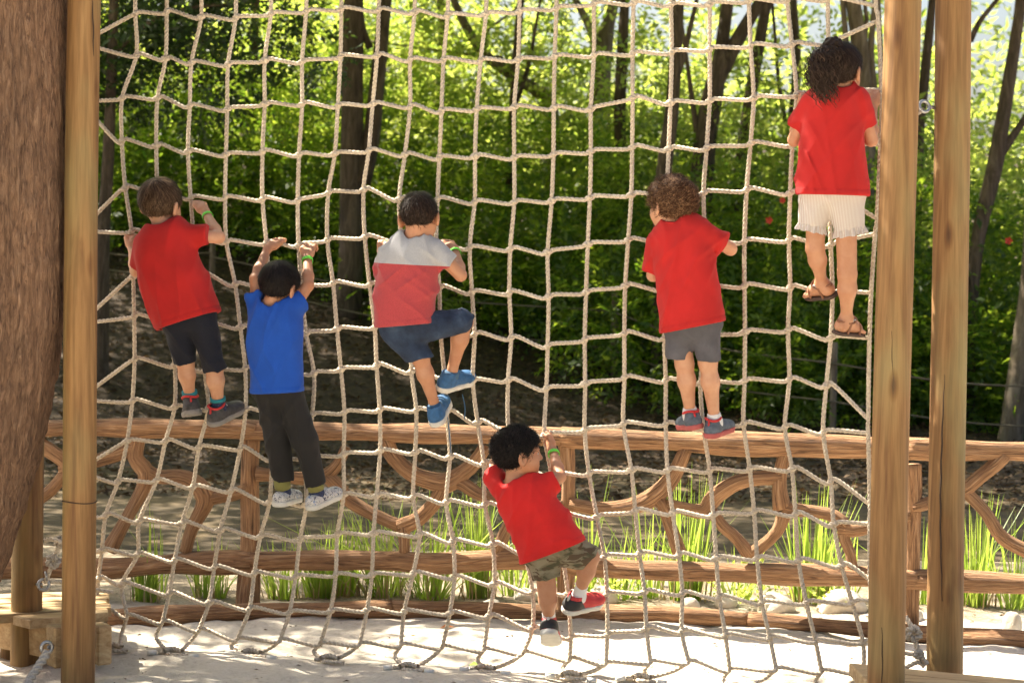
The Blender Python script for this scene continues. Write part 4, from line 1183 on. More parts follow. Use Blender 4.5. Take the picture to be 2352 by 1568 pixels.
# ------------------------------------------------------------------ people: smooth distance-field bodies
def surface_nets(D, org, h):
    s = D < 0
    nx, ny, nz = D.shape
    cnt = np.zeros((nx - 1, ny - 1, nz - 1), np.int8)
    cs = [(i, j, k) for i in (0, 1) for j in (0, 1) for k in (0, 1)]
    for i, j, k in cs: cnt += s[i:nx - 1 + i, j:ny - 1 + j, k:nz - 1 + k]
    idx = np.argwhere((cnt > 0) & (cnt < 8))
    acc = np.zeros((len(idx), 3)); num = np.zeros(len(idx))
    vals = {c: D[idx[:, 0] + c[0], idx[:, 1] + c[1], idx[:, 2] + c[2]] for c in cs}
    for c in cs:
        for ax in range(3):
            if c[ax] == 0:
                e = list(c); e[ax] = 1; e = tuple(e)
                d0, d1 = vals[c], vals[e]
                m = (d0 < 0) != (d1 < 0)
                t = np.where(m, d0 / np.where(m, d0 - d1, 1), 0)
                p = np.tile(np.array(c, float), (len(idx), 1)); p[:, ax] += t
                acc += p * m[:, None]; num += m
    V = (idx + acc / num[:, None]) * h + org
    vid = -np.ones((nx - 1, ny - 1, nz - 1), np.int64); vid[tuple(idx.T)] = np.arange(len(idx))
    Q = []
    for ax in range(3):
        b, c = [(1, 2), (2, 0), (0, 1)][ax]
        sl0 = [slice(1, -1)] * 3; sl1 = [slice(1, -1)] * 3
        sl0[ax] = slice(0, -1); sl1[ax] = slice(1, None)
        A_, B2 = s[tuple(sl0)], s[tuple(sl1)]
        e = np.argwhere(A_ != B2)
        fl = A_[tuple(e.T)]
        o = np.ones(3, int); o[ax] = 0
        e = e + o
        def g(db, dc):
            q = e.copy(); q[:, b] += db; q[:, c] += dc
            return vid[tuple(q.T)]
        quad = np.stack([g(-1, -1), g(0, -1), g(0, 0), g(-1, 0)], 1)
        quad[~fl] = quad[~fl][:, ::-1]
        Q.append(quad)
    return V, np.concatenate(Q)

class Sdf:
    def __init__(s): s.it = []
    def cap(s, a, b, ra, rb=None, k=0.02, op='u', cuts=()):
        s.it.append(('c', np.array(tuple(a), float), np.array(tuple(b), float), ra, ra if rb is None else rb, k, op, cuts)); return s
    def ell(s, c, r, Rm=None, k=0.02, op='u'):
        s.it.append(('e', np.array(tuple(c), float), np.array(r, float), np.eye(3) if Rm is None else np.array(Rm), 0, k, op, ())); return s
    def bounds(s):
        lo, hi = [], []
        for t in s.it:
            if t[6] != 'u': continue
            if t[0] == 'c':
                r = max(t[3], t[4]); lo.append(np.minimum(t[1], t[2]) - r); hi.append(np.maximum(t[1], t[2]) + r)
            else:
                r = t[2].max(); lo.append(t[1] - r); hi.append(t[1] + r)
        return np.min(lo, 0), np.max(hi, 0)
    def field(s, h, cuts=(), disp=None, shell=None, post=None):
        lo, hi = s.bounds(); lo -= 4 * h + .012; hi += 4 * h + .012
        n = np.ceil((hi - lo) / h).astype(int) + 1
        X = [lo[i] + h * np.arange(n[i]) for i in range(3)]
        D = np.full(n, 1.0, np.float32)
        for t in s.it:
            k = t[5]; pad = k + 0.03
            if t[0] == 'c':
                r = max(t[3], t[4]); l = np.minimum(t[1], t[2]) - r - pad; u = np.maximum(t[1], t[2]) + r + pad
            else:
                r = t[2].max(); l = t[1] - r - pad; u = t[1] + r + pad
            i0 = np.clip(np.floor((l - lo) / h).astype(int), 0, n); i1 = np.clip(np.ceil((u - lo) / h).astype(int) + 1, 0, n)
            if np.any(i1 <= i0): continue
            gx, gy, gz = np.meshgrid(*[X[i][i0[i]:i1[i]] for i in range(3)], indexing='ij')
            P = np.stack([gx, gy, gz], -1)
            if t[0] == 'c':
                ab = t[2] - t[1]; L2 = max(ab.dot(ab), 1e-9)
                q = np.clip(((P - t[1]) @ ab) / L2, 0, 1)
                d = np.linalg.norm(P - t[1] - q[..., None] * ab, axis=-1) - (t[3] + (t[4] - t[3]) * q)
            else:
                q = (P - t[1]) @ t[3]
                k0 = np.linalg.norm(q / t[2], axis=-1); k1 = np.linalg.norm(q / t[2] ** 2, axis=-1) + 1e-9
                d = k0 * (k0 - 1) / k1
            for cp, cn in t[7]:
                d = np.maximum(d, (P - np.array(tuple(cp))) @ np.array(tuple(cn)))
            sl = tuple(slice(i0[i], i1[i]) for i in range(3))
            o = D[sl]
            if t[6] == 'u':
                hh = np.maximum(k - np.abs(o - d), 0) / k
                D[sl] = np.minimum(o, d) - hh * hh * k * .25
            else:
                d = -d
                hh = np.maximum(k - np.abs(o - d), 0) / k
                D[sl] = np.maximum(o, d) + hh * hh * k * .25
        G = None
        if cuts or disp is not None or post is not None:
            G = np.stack(np.meshgrid(*X, indexing='ij'), -1).astype(np.float32)
        if disp is not None: D += disp(G).astype(np.float32)
        D0 = D
        if shell: D = np.maximum(D, -(D0 + shell))
        for cp, cn in cuts:
            D = np.maximum(D, (G - np.array(tuple(cp), np.float32)) @ np.array(tuple(cn), np.float32))
        if post is not None: D = post(G, D)
        D[0] = D[-1] = 1; D[:, 0] = D[:, -1] = 1; D[:, :, 0] = D[:, :, -1] = 1
        return D, lo
    def mesh(s, name, h, mat, parent, **kw):
        D, lo = s.field(h, **kw)
        V, Q = surface_nets(D, lo, h)
        return mesh_obj(name, V, Q, mat, parent)

def nrm(v): v = Vector(v); return v.normalized()
def folds(seed, amp=0.0028, axis=(0.2, 0, 1)):
    rg = np.random.default_rng(seed)
    ks = []
    md = [(rg.normal(0, 1, 3) * 11, rg.uniform(0, 6)) for i in range(6)]
    for i in range(6):
        d = np.array([rg.choice([-1, 1]) * rg.uniform(.6, 1), rg.normal(0, .35), rg.normal(0, .55)])
        ks.append((d / np.linalg.norm(d) * rg.uniform(20, 52), rg.uniform(0, 6), rg.normal(0, 1, 3) * 9, rg.uniform(.6, 1.2)))
    def f(G):
        o = 0
        for (kv, ph, wv, am), (mv, mp_) in zip(ks, md):
            w = np.clip(np.sin(G @ mv.astype(np.float32) + mp_), 0, 1)
            o = o + am * w * (.25 - (1 - np.abs(np.sin(G @ kv.astype(np.float32) + ph + 1.2 * np.sin(G @ wv.astype(np.float32))))) ** 2) * 2.0
        return amp * o
    return f
def shirt_disp(f, hp, hn_):
    hp = np.array(tuple(hp), np.float32); hn_ = np.array(tuple(hn_), np.float32)
    def g(G):
        t = (G - hp) @ hn_
        return f(G) - .0016 * ((t > -.020) & (t < .02)) + .0012 * ((t > -.026) & (t <= -.020))
    return g
def loft(sdf, st, shrink=0.0, n=5, k=0.03):
    for (L0, R0, r0), (L1, R1, r1) in zip(st[:-1], st[1:]):
        for i in range(n + 1):
            t = i / n
            L, R_, r = L0.lerp(L1, t), R0.lerp(R1, t), r0 + (r1 - r0) * t
            dv = (R_ - L).normalized(); w = (R_ - L).length
            rr = min(r, w / 2 - .004)
            a, b = L + dv * rr, R_ - dv * rr
            sdf.cap(a, b, rr - shrink, rr - shrink, k)
def smoothed_limb(sdf, pts, rad, k=0.012):
    for i in range(len(pts) - 1):
        sdf.cap(pts[i], pts[i + 1], rad[i], rad[i + 1], k)
def hand(sdf, w, g, sdir, over, sc=1.0, thumb=1, u_=None):
    """closed hand gripping a rope: w wrist, g grip point on the rope, sdir along the rope, over = the way the fingers pass over it"""
    s_ = nrm(sdir); o_ = Vector(over); o_ = nrm(o_ - s_ * o_.dot(s_))
    u = g - w; u = nrm(u - s_ * u.dot(s_) * .6)
    if u_ is not None: u = nrm(u_)
    kn = g - u * 0.004 * sc - o_ * 0.016 * sc
    sdf.cap(w, w.lerp(kn, .5), 0.0175 * sc, 0.0165 * sc, .01)
    sdf.cap(w.lerp(kn, .45) - s_ * .013 * sc, kn - s_ * .016 * sc, .0145 * sc, .0115 * sc, .012)
    sdf.cap(w.lerp(kn, .45) + s_ * .013 * sc, kn + s_ * .016 * sc, .0145 * sc, .0115 * sc, .012)
    up = nrm(u - o_ * u.dot(o_))
    for i, l in enumerate((.92, 1.05, 1.0, .82)):
        b = kn + s_ * (i - 1.5) * 0.0138 * sc
        p1 = b + up * .013 * sc * l + o_ * .010 * sc
        p2 = p1 + o_ * .022 * sc * l + up * .002
        p3 = p2 - up * .018 * sc * l + o_ * .006 * sc
        p4 = p3 - up * .012 * sc * l - o_ * .010 * sc
        smoothed_limb(sdf, [b, p1, p2, p3, p4], [.0078 * sc, .0072 * sc, .0068 * sc, .0062 * sc, .0052 * sc], .004)
    tb = w.lerp(kn, .42) + s_ * thumb * .019 * sc
    t1 = tb + s_ * thumb * .010 * sc + up * .018 * sc + o_ * .006 * sc
    t2 = t1 + up * .012 * sc + o_ * .014 * sc - s_ * thumb * .004 * sc
    smoothed_limb(sdf, [tb, t1, t2], [.0105 * sc, .0085 * sc, .0065 * sc], .008)

def head_frame(yaw, pitch, roll=0.0):
    R = Matrix.Rotation(math.radians(-yaw), 3, 'Z') @ Matrix.Rotation(math.radians(pitch), 3, 'X') @ Matrix.Rotation(math.radians(roll), 3, 'Y')
    return R
def build_head(sdf, c, R, sc=1.0):
    A = np.array(R)
    def W(x, y, z): return c + R @ Vector((x * sc, y * sc, z * sc))
    E = lambda x, y, z, r, k=.02, rot=None, op='u': sdf.ell(W(x, y, z), np.array(r) * sc, A if rot is None else A @ np.array(rot), k, op)
    E(0, -.012, .022, (.073, .088, .079))
    E(0, .028, -.030, (.060, .055, .066), .035)
    E(0, .056, -.078, (.026, .022, .020), .035)
    for s_ in (-1, 1):
        E(s_ * .036, .046, -.042, (.026, .026, .028), .025)
        E(s_ * .082, -.004, -.018, (.0095, .023, .034), .006, Matrix.Rotation(s_ * .45, 3, 'Z'))
        E(s_ * .089, .002, -.016, (.006, .012, .018), .004, op='s')
        E(s_ * .029, .083, -.004, (.015, .010, .009), .010, op='s')
        sdf.cap(W(s_ * .016, .080, .016), W(s_ * .042, .070, .014), .007 * sc, .006 * sc, .014)
    sdf.cap(W(0, .080, .004), W(0, .097, -.026), .0065 * sc, .0085 * sc, .012)
    for s_ in (-1, 1): E(s_ * .009, .090, -.029, (.0075, .008, .006), .006)
    sdf.cap(W(-.015, .080, -.053), W(.015, .080, -.053), .0055 * sc, .0055 * sc, .006)
    sdf.cap(W(-.012, .078, -.062), W(.012, .078, -.062), .006 * sc, .006 * sc, .006)
    return W

def scalp_strands(c, R, sc, n, length, mat, parent, kind, vol=0.010, seed=0, keep=None, width=0.0015, sp_out=0.14):
    rg = np.random.default_rng(seed)
    V, T = [], []
    A = np.array(R); rad = np.array([.073, .088, .079]) * sc + vol
    cen = np.array([0, -.012, .022]) * sc
    crown = nrm((0.01, -.55, .75))
    cnt = 0
    while cnt < n:
        v = rg.normal(0, 1, 3); v /= np.linalg.norm(v)
        p = cen + v * rad
        if keep is not None and not keep(p / sc): continue
        cnt += 1
        t = v - np.array(crown) * v.dot(np.array(crown))
        t = t / (np.linalg.norm(t) + 1e-6) + rg.normal(0, .28, 3) + np.array([0, 0, -.35])
        t -= v * t.dot(v); t /= np.linalg.norm(t) + 1e-9
        L = length * rg.uniform(.6, 1.2); m = 5 if kind == 'straight' else 12
        b = np.cross(v, t)
        pts = []
        lift = rg.uniform(.002, .009) + (rg.uniform(0, .012) if rg.random() < .12 else 0)
        ph = rg.uniform(0, 6); rr = rg.uniform(.004, .0095); sp_o = sp_out * rg.uniform(.6, 2.2)
        for i in range(m + 1):
            q = i / m
            if kind == 'straight':
                w = v + t * (L * q / rad.mean()); w /= np.linalg.norm(w)
                pts.append(cen + w * (rad + .001 + lift * q * q))
            else:
                w = v + t * (L * .55 * q / rad.mean()); w /= np.linalg.norm(w)
                a = ph + q * 4.2 * math.pi
                pts.append(cen + w * (rad - .004 + L * sp_o * q) + (b * math.cos(a) + v * math.sin(a)) * rr)
        pts = np.array(pts)
        o = len(V); 
        for i, p_ in enumerate(pts):
            q = i / m
            tg = pts[min(i + 1, m)] - pts[max(i - 1, 0)]
            sd_ = np.cross(tg, v); sd_ /= np.linalg.norm(sd_) + 1e-9
            wd = width * (1 - .75 * q)
            V += [p_ - sd_ * wd, p_ + sd_ * wd]
        for i in range(m):
            T += [(o + 2 * i, o + 2 * i + 1, o + 2 * i + 3), (o + 2 * i, o + 2 * i + 3, o + 2 * i + 2)]
    V = np.array(V) @ A.T + np.array(c)
    return mesh_obj('hair_strands', V, np.array(T), mat, parent)

M['eye'] = mat_plain('eye_white', (.50, .46, .42), .55, var=.02); M['iris'] = mat_plain('dark_iris', (.03, .018, .01), .15)
M['lip'] = mat_plain('lip', (.42, .17, .13), .5); M['band'] = mat_plain('green_band', (.16, .72, .06), .45, var=.05)
M['white_sock'] = mat_cloth('white_sock', (.72, .71, .70), weave=300); M['white_sole'] = mat_plain('pale_sole', (.62, .60, .54), .7)

def shoe(root, A, knee, f, sc, upper, sole, accent=None, lace=None, kind='shoe', low=False):
    """A ankle, f toe direction"""
    f = nrm(f); up = knee - A; up = nrm(up - f * up.dot(f)); sd_ = f.cross(up)
    o = A - up * 0.052 * sc
    def W(x, y, z): return o + sd_ * (x * sc) + f * (y * sc) + up * (z * sc)
    Rm = np.array([[sd_[i], f[i], up[i]] for i in range(3)])
    S = Sdf()
    S.cap(W(0, -.032, .028), W(0, .04, .030), .030 * sc, .031 * sc, .02)
    S.ell(W(0, .085, .022), np.array([.037, .052, .027]) * sc, Rm, .025)
    if not low: S.cap(W(0, -.016, .03), W(0, -.014, .066), .030 * sc, .029 * sc, .015)
    S.cap(W(0, -.012, .07), W(0, -.008, .14), .024 * sc, .026 * sc, .006, 's')
    u = S.mesh('shoe', .0042, upper, root, cuts=[(W(0, 0, .008), -up), (W(0, 0, .072), up)])
    u2 = Sdf()
    u2.cap(W(0, -.030, .010), W(0, .03, .010), .034 * sc, .034 * sc, .01)
    u2.cap(W(0, .03, .010), W(0, .082, .010), .034 * sc, .039 * sc, .01)
    u2.cap(W(0, .082, .010), W(0, .100, .013), .039 * sc, .032 * sc, .01)
    so = u2.mesh('sole', .0042, sole, u, cuts=[(W(0, 0, -.003), -up), (W(0, 0, .019), up)])
    if accent is not None and kind == 'ring':
        mesh_obj('collar', *tube([tuple(W(.030 * math.cos(q), -.013 + .033 * math.sin(q), .070 + .004 * math.sin(2 * q))) for q in np.linspace(0, 2 * math.pi, 29)], .0048, 8), accent, u)
        mesh_obj('pull_tab', *tube([tuple(W(0, -.049, .036)), tuple(W(0, -.051, .052)), tuple(W(0, -.049, .072))], [.003, .0045, .003], 8), accent, u)
    if accent is not None and kind == 'heel':
        S3 = Sdf(); S3.cap(W(0, -.032, .028), W(0, .04, .030), .0325 * sc, .033 * sc, .02)
        S3.cap(W(0, -.016, .03), W(0, -.014, .060), .032 * sc, .031 * sc, .015); S3.cap(W(0, -.012, .05), W(0, -.008, .14), .025 * sc, .027 * sc, .006, 's')
        S3.mesh('heel_panel', .004, accent, u, cuts=[(W(0, .012, .03), (f * .8 + up * .6).normalized()), (W(0, 0, .019), -up), (W(0, 0, .058), up)])
        mesh_obj('pull_tab', *tube([tuple(W(0, -.049, .036)), tuple(W(0, -.050, .054)), tuple(W(0, -.046, .074))], [.004, .006, .004], 8), sole, u)
    if lace is not None:
        for i in range(4):
            y = .030 + i * .014; z = .062 - i * .006
            mesh_obj('lace', *tube([tuple(W(-.018, y, z - .006)), tuple(W(0, y + .002, z)), tuple(W(.018, y, z - .006))], .0032, 6), lace, u)
    return W
def bare_foot(sdf, A, knee, f, sc):
    f = nrm(f); up = knee - A; up = nrm(up - f * up.dot(f)); sd_ = f.cross(up)
    o = A - up * 0.045 * sc
    def W(x, y, z): return o + sd_ * (x * sc) + f * (y * sc) + up * (z * sc)
    sdf.cap(A, W(0, -.018, .024), .023 * sc, .022 * sc, .015)
    sdf.cap(W(0, -.018, .022), W(0, .07, .018), .021 * sc, .020 * sc, .02)
    sdf.cap(A, W(0, .05, .024), .020 * sc, .017 * sc, .02)
    for i in range(5):
        x = (i - 2) * .0125
        sdf.cap(W(x * .9, .062, .015), W(x * 1.05, .100 - abs(i - 1.6) * .006, .010), .0095 * sc, .007 * sc, .005)
    return W, up, f, sd_

def stretch_capsules(name, A, B, r, mat, parent):
    mesh_obj(name, *tube([tuple(A), tuple(A.lerp(B, .5)), tuple(B)], r, 16), mat, parent)

def person(sp):
    o0 = sp.get('off', .20)
    def K(p):
        return on_net(p[0], p[1], p[2] if len(p) > 2 else o0)
    sk = sp['skin']
    st = [(K(l), K(r), rr) for l, r, rr in sp['torso']]
    hip_mid = (st[-1][0] + st[-1][1]) / 2
    lowest = min((K(q[0]).z for q in sp['feet']))
    root = empty('person', Vector((hip_mid.x, hip_mid.y, lowest - .06)), sp['label'], 'child', 'children climbing the net')
    B = Sdf()
    sh_mid = (st[0][0] + st[0][1]) / 2
    loft(B, st, 0.030)
    # head and neck
    hc = K(sp['head']); HR = head_frame(*sp['turn']); hs = sp.get('hs', 1.0)
    W = build_head(B, hc, HR, hs)
    nb = K(sp['neck'])
    B.cap(W(0, -.022, -.045), nb, .033 * hs, .034 * hs, .02)
    B.cap(nb, nb.lerp(hip_mid, .12), .033, .042, .03)
    # arms
    for arm in sp['arms']:
        s_, e_, w_, g_ = [K(p) for p in arm['pts']]
        f = arm.get('f', 1.0)
        B.cap(s_, e_, .0295 * f, .0235 * f, .016); B.cap(e_, e_.lerp(w_, .32), .0225 * f, .0235 * f, .008); B.cap(e_.lerp(w_, .32), w_, .0235 * f, .0160 * f, .010)
        hand(B, w_, g_, arm.get('rope', (1, -NK, -.05)), arm.get('over', (0, 1, 0)), arm.get('hs', .95), arm.get('thumb', 1), arm.get('u'))
    # legs
    legs = []
    for lg in sp['legs']:
        h_, k_, a_ = [K(p) for p in lg['pts']]
        f = lg.get('f', 1.0)
        lr = .52 if sp.get('long') else 1.0; f *= sp.get('legf', .87) * lr
        B.cap(h_, k_, .046 * f, .040 * f, .02)
        back = nrm((0, -1, 0)); sh = a_ - k_
        cb = k_.lerp(a_, .32) + back * .006
        B.cap(k_, cb, .036 * f, .0365 * f, .015); B.cap(cb, a_.lerp(k_, .12), .0365 * f, .0225 * f, .02); B.cap(a_.lerp(k_, .12), a_, .0225 * f, .0225 * f, .01)
        legs.append((h_, k_, a_, f / lr))
    sand = sp.get('sandals')
    feetW = []
    for (h_, k_, a_, f), ft in zip(legs, sp['feet']):
        if sand: feetW.append(bare_foot(B, a_, k_, Vector(ft[1]), sp.get('fs', 1.0)))
    body = B.mesh('body', .0044, sk, root)
    # shirt
    S = Sdf()
    ins = [.020, .012] + [0] * 8
    st2 = [(l + (r - l).normalized() * ins[i], r - (r - l).normalized() * ins[i], q) for i, (l, r, q) in enumerate(st)]
    loft(S, st2, 0.0)
    dn = nrm(((st[-1][0] + st[-1][1]) - (st[-2][0] + st[-2][1])))
    hx = nrm(st[-1][1] - st[-1][0]); hn = nrm(dn - hx * dn.dot(hx))
    ext = .05
    S.cap(st[-1][0] + hx * (st[-1][2]) + hn * ext * .6, st[-1][1] - hx * (st[-1][2]) + hn * ext * .6, st[-1][2] - .0, st[-1][2] - .0, .03)
    hemcut = (hip_mid, hn)
    for arm in sp['arms']:
        s_ = K(arm['pts'][0]); q = K(arm['sleeve']); r = arm.get('sr', .047)
        S.cap(s_.lerp(sh_mid, .05), q + (q - s_).normalized() * .02, .046, r, .018, cuts=((q, nrm(q - s_)),))
    nup = nrm(W(0, -.022, -.03) - nb)
    S.cap(nb + nup * .004, nb + nup * .10, .043, .060, .008, 's')
    shirt = S.mesh('shirt', .0048, sp['shirt'], root, cuts=[hemcut], disp=shirt_disp(folds(sp['seed'], sp.get('fold', .0037)), hip_mid, hn), shell=.014)
    # hem and collar bands
    u = nrm(nup.cross(Vector((0, 1, 0)))); v = nup.cross(u)
    mesh_obj('collar', *tube([tuple(nb - nup * .008 + u * .0455 * math.cos(q) + v * .0455 * math.sin(q)) for q in np.linspace(0, 2 * math.pi, 33)], .0068, 8), sp.get('collar', sp['shirt']), shirt)
    # shorts or trousers
    T = Sdf()
    hL, hR = st[-1][0], st[-1][1]
    pw = sp.get('pelvis', .072)
    a_, b_ = hL + hx * pw * 1.05 - hn * .03, hR - hx * pw * 1.05 - hn * .03
    T.cap(a_, b_, pw, pw, .03); T.cap(a_ + hn * .02, b_ + hn * .02, pw * .93, pw * .93, .03)
    cuts = []
    for (h_, k_, a2, f), lg in zip(legs, sp['legs']):
        hem = [K(p) for p in lg['hem']]
        pr = [h_] + hem
        rr = lg['hr']
        for i in range(len(pr) - 1):
            last = i == len(pr) - 2
            dv = nrm(pr[i + 1] - pr[i])
            cn = dv if 'hn' not in lg else nrm(lg['hn'])
            T.cap(pr[i], pr[i + 1] + (dv * .02 if last else dv * 0), rr[i], rr[i + 1], .014, cuts=(((pr[i + 1], cn),) if last else ()))
    waist = hip_mid - hn * .055
    T.mesh('shorts' if not sp.get('long') else 'trousers', .0048, sp['pants'], root, cuts=[(waist, -hn)], disp=folds(sp['seed'] + 50, sp.get('pfold', .0030)), shell=.013)
    if sp.get('ruffle'):
        for (h_, k_, a2, f), lg in zip(legs, sp['legs']):
            hem = K(lg['hem'][-1]); dv = nrm(hem - h_); r0 = lg['hr'][-1] + .004
            u = nrm(dv.cross(Vector((0, 1, 0)))); v = dv.cross(u)
            Vv, Ff = [], []
            n = 96
            for j, (dz, dr) in enumerate(((-.014, -.002), (.004, .001), (.020, .004))):
                for i in range(n):
                    q = i / n * 2 * math.pi
                    r = r0 + dr + (.004 * j) * math.sin(q * 17 + 1.1 * math.sin(q * 5))
                    Vv.append(tuple(hem + dv * (dz + .002 * math.sin(q * 9)) + u * r * math.cos(q) + v * r * math.sin(q)))
            for j in range(2):
                for i in range(n): Ff.append((j * n + i, j * n + (i + 1) % n, (j + 1) * n + (i + 1) % n, (j + 1) * n + i))
            mesh_obj('ruffle', Vv, Ff, sp['pants'], root)
    # socks and shoes
    for i, ((h_, k_, a2, f), ft) in enumerate(zip(legs, sp['feet'])):
        fdir = Vector(ft[1]); fs = sp.get('fs', 1.0)
        if sand:
            Wf, up, ff, sd_ = feetW[i]
            q = Sdf(); q.cap(Wf(0, -.022, -.004), Wf(0, .06, -.004), .027, .030, .01); q.cap(Wf(0, .06, -.004), Wf(0, .085, -.004), .032, .027, .01)
            so = q.mesh('sandal', .0042, sp['sole'], root, cuts=[(Wf(0, 0, -.010), -up), (Wf(0, 0, .003), up)])
            def strap(P): mesh_obj('strap', *tube([tuple(p) for p in catmull(P, .006)], .0050, 6), sp['upper'], so)
            strap([Wf(-.028, .058, .0), Wf(-.022, .060, .028), Wf(0, .062, .040), Wf(.022, .060, .028), Wf(.028, .058, 0)])
            strap([Wf(-.027, .0, .040), Wf(0, -.042, .040), Wf(.027, .0, .040), Wf(.020, .030, .052), Wf(0, .036, .058), Wf(-.02, .030, .052), Wf(-.027, .0, .040)])
            strap([Wf(.026, -.004, .0), Wf(.027, .0, .042)]); strap([Wf(-.026, -.004, .0), Wf(-.027, .0, .042)])
            mesh_obj('buckle', *torus(Wf(.026 if i else -.026, .014, .048), sd_, .007, .0022), M['steel'], so)
            continue
        top = a2.lerp(k_, sp.get('sock_h', .22))
        q = Sdf(); q.cap(a2, top + (top - a2).normalized() * .02, .0265 * f, .0275 * f + .002, .01, cuts=((top, nrm(top - a2)),)); q.cap(a2, a2 - (k_ - a2).normalized() * .03, .027, .025)
        so = q.mesh('sock', .0045, sp['sock'], root)
        if 'sock_rim' in sp:
            d_ = nrm(k_ - a2)
            mesh_obj('rim', *tube([tuple(top - d_ * .005), tuple(top + d_ * .008)], .0305, 20), sp['sock_rim'], so)
        if 'cuff' in sp:
            t2 = a2.lerp(k_, sp['cuff'][0]); t3 = a2.lerp(k_, sp['cuff'][1])
            mesh_obj('cuff', *tube([tuple(t2), tuple(t2.lerp(t3, .5)), tuple(t3)], [.031, .033, .030], 20), sp['cuff'][2], so)
        shoe(root, a2, k_, fdir, fs, sp['upper'], sp['sole'], sp.get('accent'), sp.get('lace'), kind=sp.get('shoe_kind', 'ring'), low=sp.get('low', False))
    # wristband
    for arm in sp['arms']:
        if arm.get('band'):
            e_, w_ = K(arm['pts'][1]), K(arm['pts'][2])
            d_ = nrm(w_ - e_); c0 = w_.lerp(e_, .10)
            u = nrm(d_.cross(Vector((0, 1, 0)))); v = d_.cross(u)
            Vv, Ff = [], []
            for j, (dz, r) in enumerate(((-.007, .0208), (-.007, .0222), (.007, .0218), (.007, .0204))):
                for i in range(28):
                    q = i / 28 * 2 * math.pi
                    Vv.append(tuple(c0 + d_ * dz + (u * math.cos(q) + v * math.sin(q)) * r * arm.get('br', 1)))
            for j in range(4):
                for i in range(28): Ff.append((j * 28 + i, j * 28 + (i + 1) % 28, ((j + 1) % 4) * 28 + (i + 1) % 28, ((j + 1) % 4) * 28 + i))
            mesh_obj('wristband', Vv, Ff, M['band'], root)
    # face
    for s_ in (-1, 1):
        q = Sdf(); q.ell(W(s_ * .029, .0690, -.004), np.array([.0115, .0095, .0080]) * hs, np.array(HR))
        e = q.mesh('eye', .0025, M['eye'], root)
        q = Sdf(); q.ell(W(s_ * .029, .0752, -.004), np.array([.0056, .0042, .0060]) * hs, np.array(HR)); q.mesh('iris', .0018, M['iris'], e)
        mesh_obj('eyebrow', *tube([tuple(W(s_ * x, y, z)) for x, y, z in ((.014, .088, .016), (.028, .085, .021), (.042, .075, .017))], [.0022, .003, .0016], 6), sp['hair_mat'], root)
    mesh_obj('lips', *tube([tuple(W(x, y, z)) for x, y, z in ((-.018, .079, -.0575), (-.008, .0855, -.0565), (0, .0865, -.0575), (.008, .0855, -.0565), (.018, .079, -.0575))], [.0015, .0035, .0038, .0035, .0015], 8), M['lip'], root)
    # hair
    kind, vol, length, cnt = sp['hair']
    thr = sp.get('hairline', .030)
    def keep(p):
        if sp.get('temple') is not None and p[1] > sp['temple'] and p[2] < .040: return False
        if p[1] * .8 - p[2] * .6 > thr: return False
        if p[2] < -.058 - .15 * p[1] * 0: return False
        if math.hypot(p[1] + .002, p[2] + .020) < .030 and abs(p[0]) > .05 and kind == 'straight': return False
        return True
    H = Sdf()
    H.ell(hc + HR @ (Vector((0, -.012, .022)) * hs), np.array([.073, .088, .079]) * hs + vol, np.array(HR))
    nf = HR @ Vector((0, .8, -.6)); p0 = hc + HR @ Vector((0, .8 * thr, -.6 * thr)) * hs
    cut2 = (hc + HR @ Vector((0, 0, -.060)) * hs, HR @ Vector((0, 0, -1)))
    if kind == 'straight':
        for s_ in (-1, 1): H.ell(W(s_ * .085, .004, -.022), np.array([.022, .026, .030]) * hs, np.array(HR), .006, 's')
    if kind == 'curly':
        rg = np.random.default_rng(sp['seed'])
        def dsp(G):
            return (0.006 * (np.sin(G[..., 0] * 190 + 2 * np.sin(G[..., 2] * 150)) * np.sin(G[..., 2] * 210 + 2 * np.sin(G[..., 1] * 170)) * np.sin(G[..., 1] * 180) - .2))
    else:
        def dsp(G): return 0.0012 * np.sin(G[..., 0] * 260 + 3 * np.sin(G[..., 2] * 40))
    hair = H.mesh('hair', .004, sp['hair_mat'], root, cuts=[(p0, nf), cut2], disp=dsp)
    scalp_strands(hc, HR, hs, cnt, length, sp['hair_mat'], hair, kind, vol, sp['seed'], keep)
    if sp.get('ponytail'):
        rg = np.random.default_rng(3)
        base = K(sp['ponytail'][0]); end = K(sp['ponytail'][-1])
        Q = Sdf(); Q.ell(base, (.036, .036, .030)); Q.mesh('bun', .004, sp['hair_mat'], hair, disp=lambda G: .004 * np.sin(G[..., 0] * 200) * np.sin(G[..., 2] * 180 + G[..., 1] * 120))
        path = catmull([K(p) for p in sp['ponytail']], .02)
        V, T2 = [], []
        for i in range(620):
            t0 = rg.uniform(0, .35); L = rg.uniform(.35, .75); m = 26
            off = rg.normal(0, 1, 3); off = off / np.linalg.norm(off) * rg.uniform(.2, 1)
            ph = rg.uniform(0, 6); rr = rg.uniform(.006, .014)
            o = len(V)
            for j in range(m + 1):
                q = t0 + (L if t0 + L < 1.05 else 1.05 - t0) * j / m
                f = min(q, 1) * (len(path) - 1); k0 = int(f); c = path[k0] + (path[min(k0 + 1, len(path) - 1)] - path[k0]) * (f - k0)
                if q > 1: c = c + np.array([0, 0, -(q - 1) * .25])
                w = .034 + .028 * math.sin(min(q, 1) * math.pi) + (.012 if q > .6 else 0)
                a = ph + j * .62
                p_ = c + off * np.array([w, w * .6, w * .4]) + np.array([math.cos(a), math.sin(a) * .7, 0]) * rr
                wd = .0016 * (1 - .6 * j / m)
                V += [p_ - np.array([wd, 0, 0]), p_ + np.array([wd, 0, .0006])]
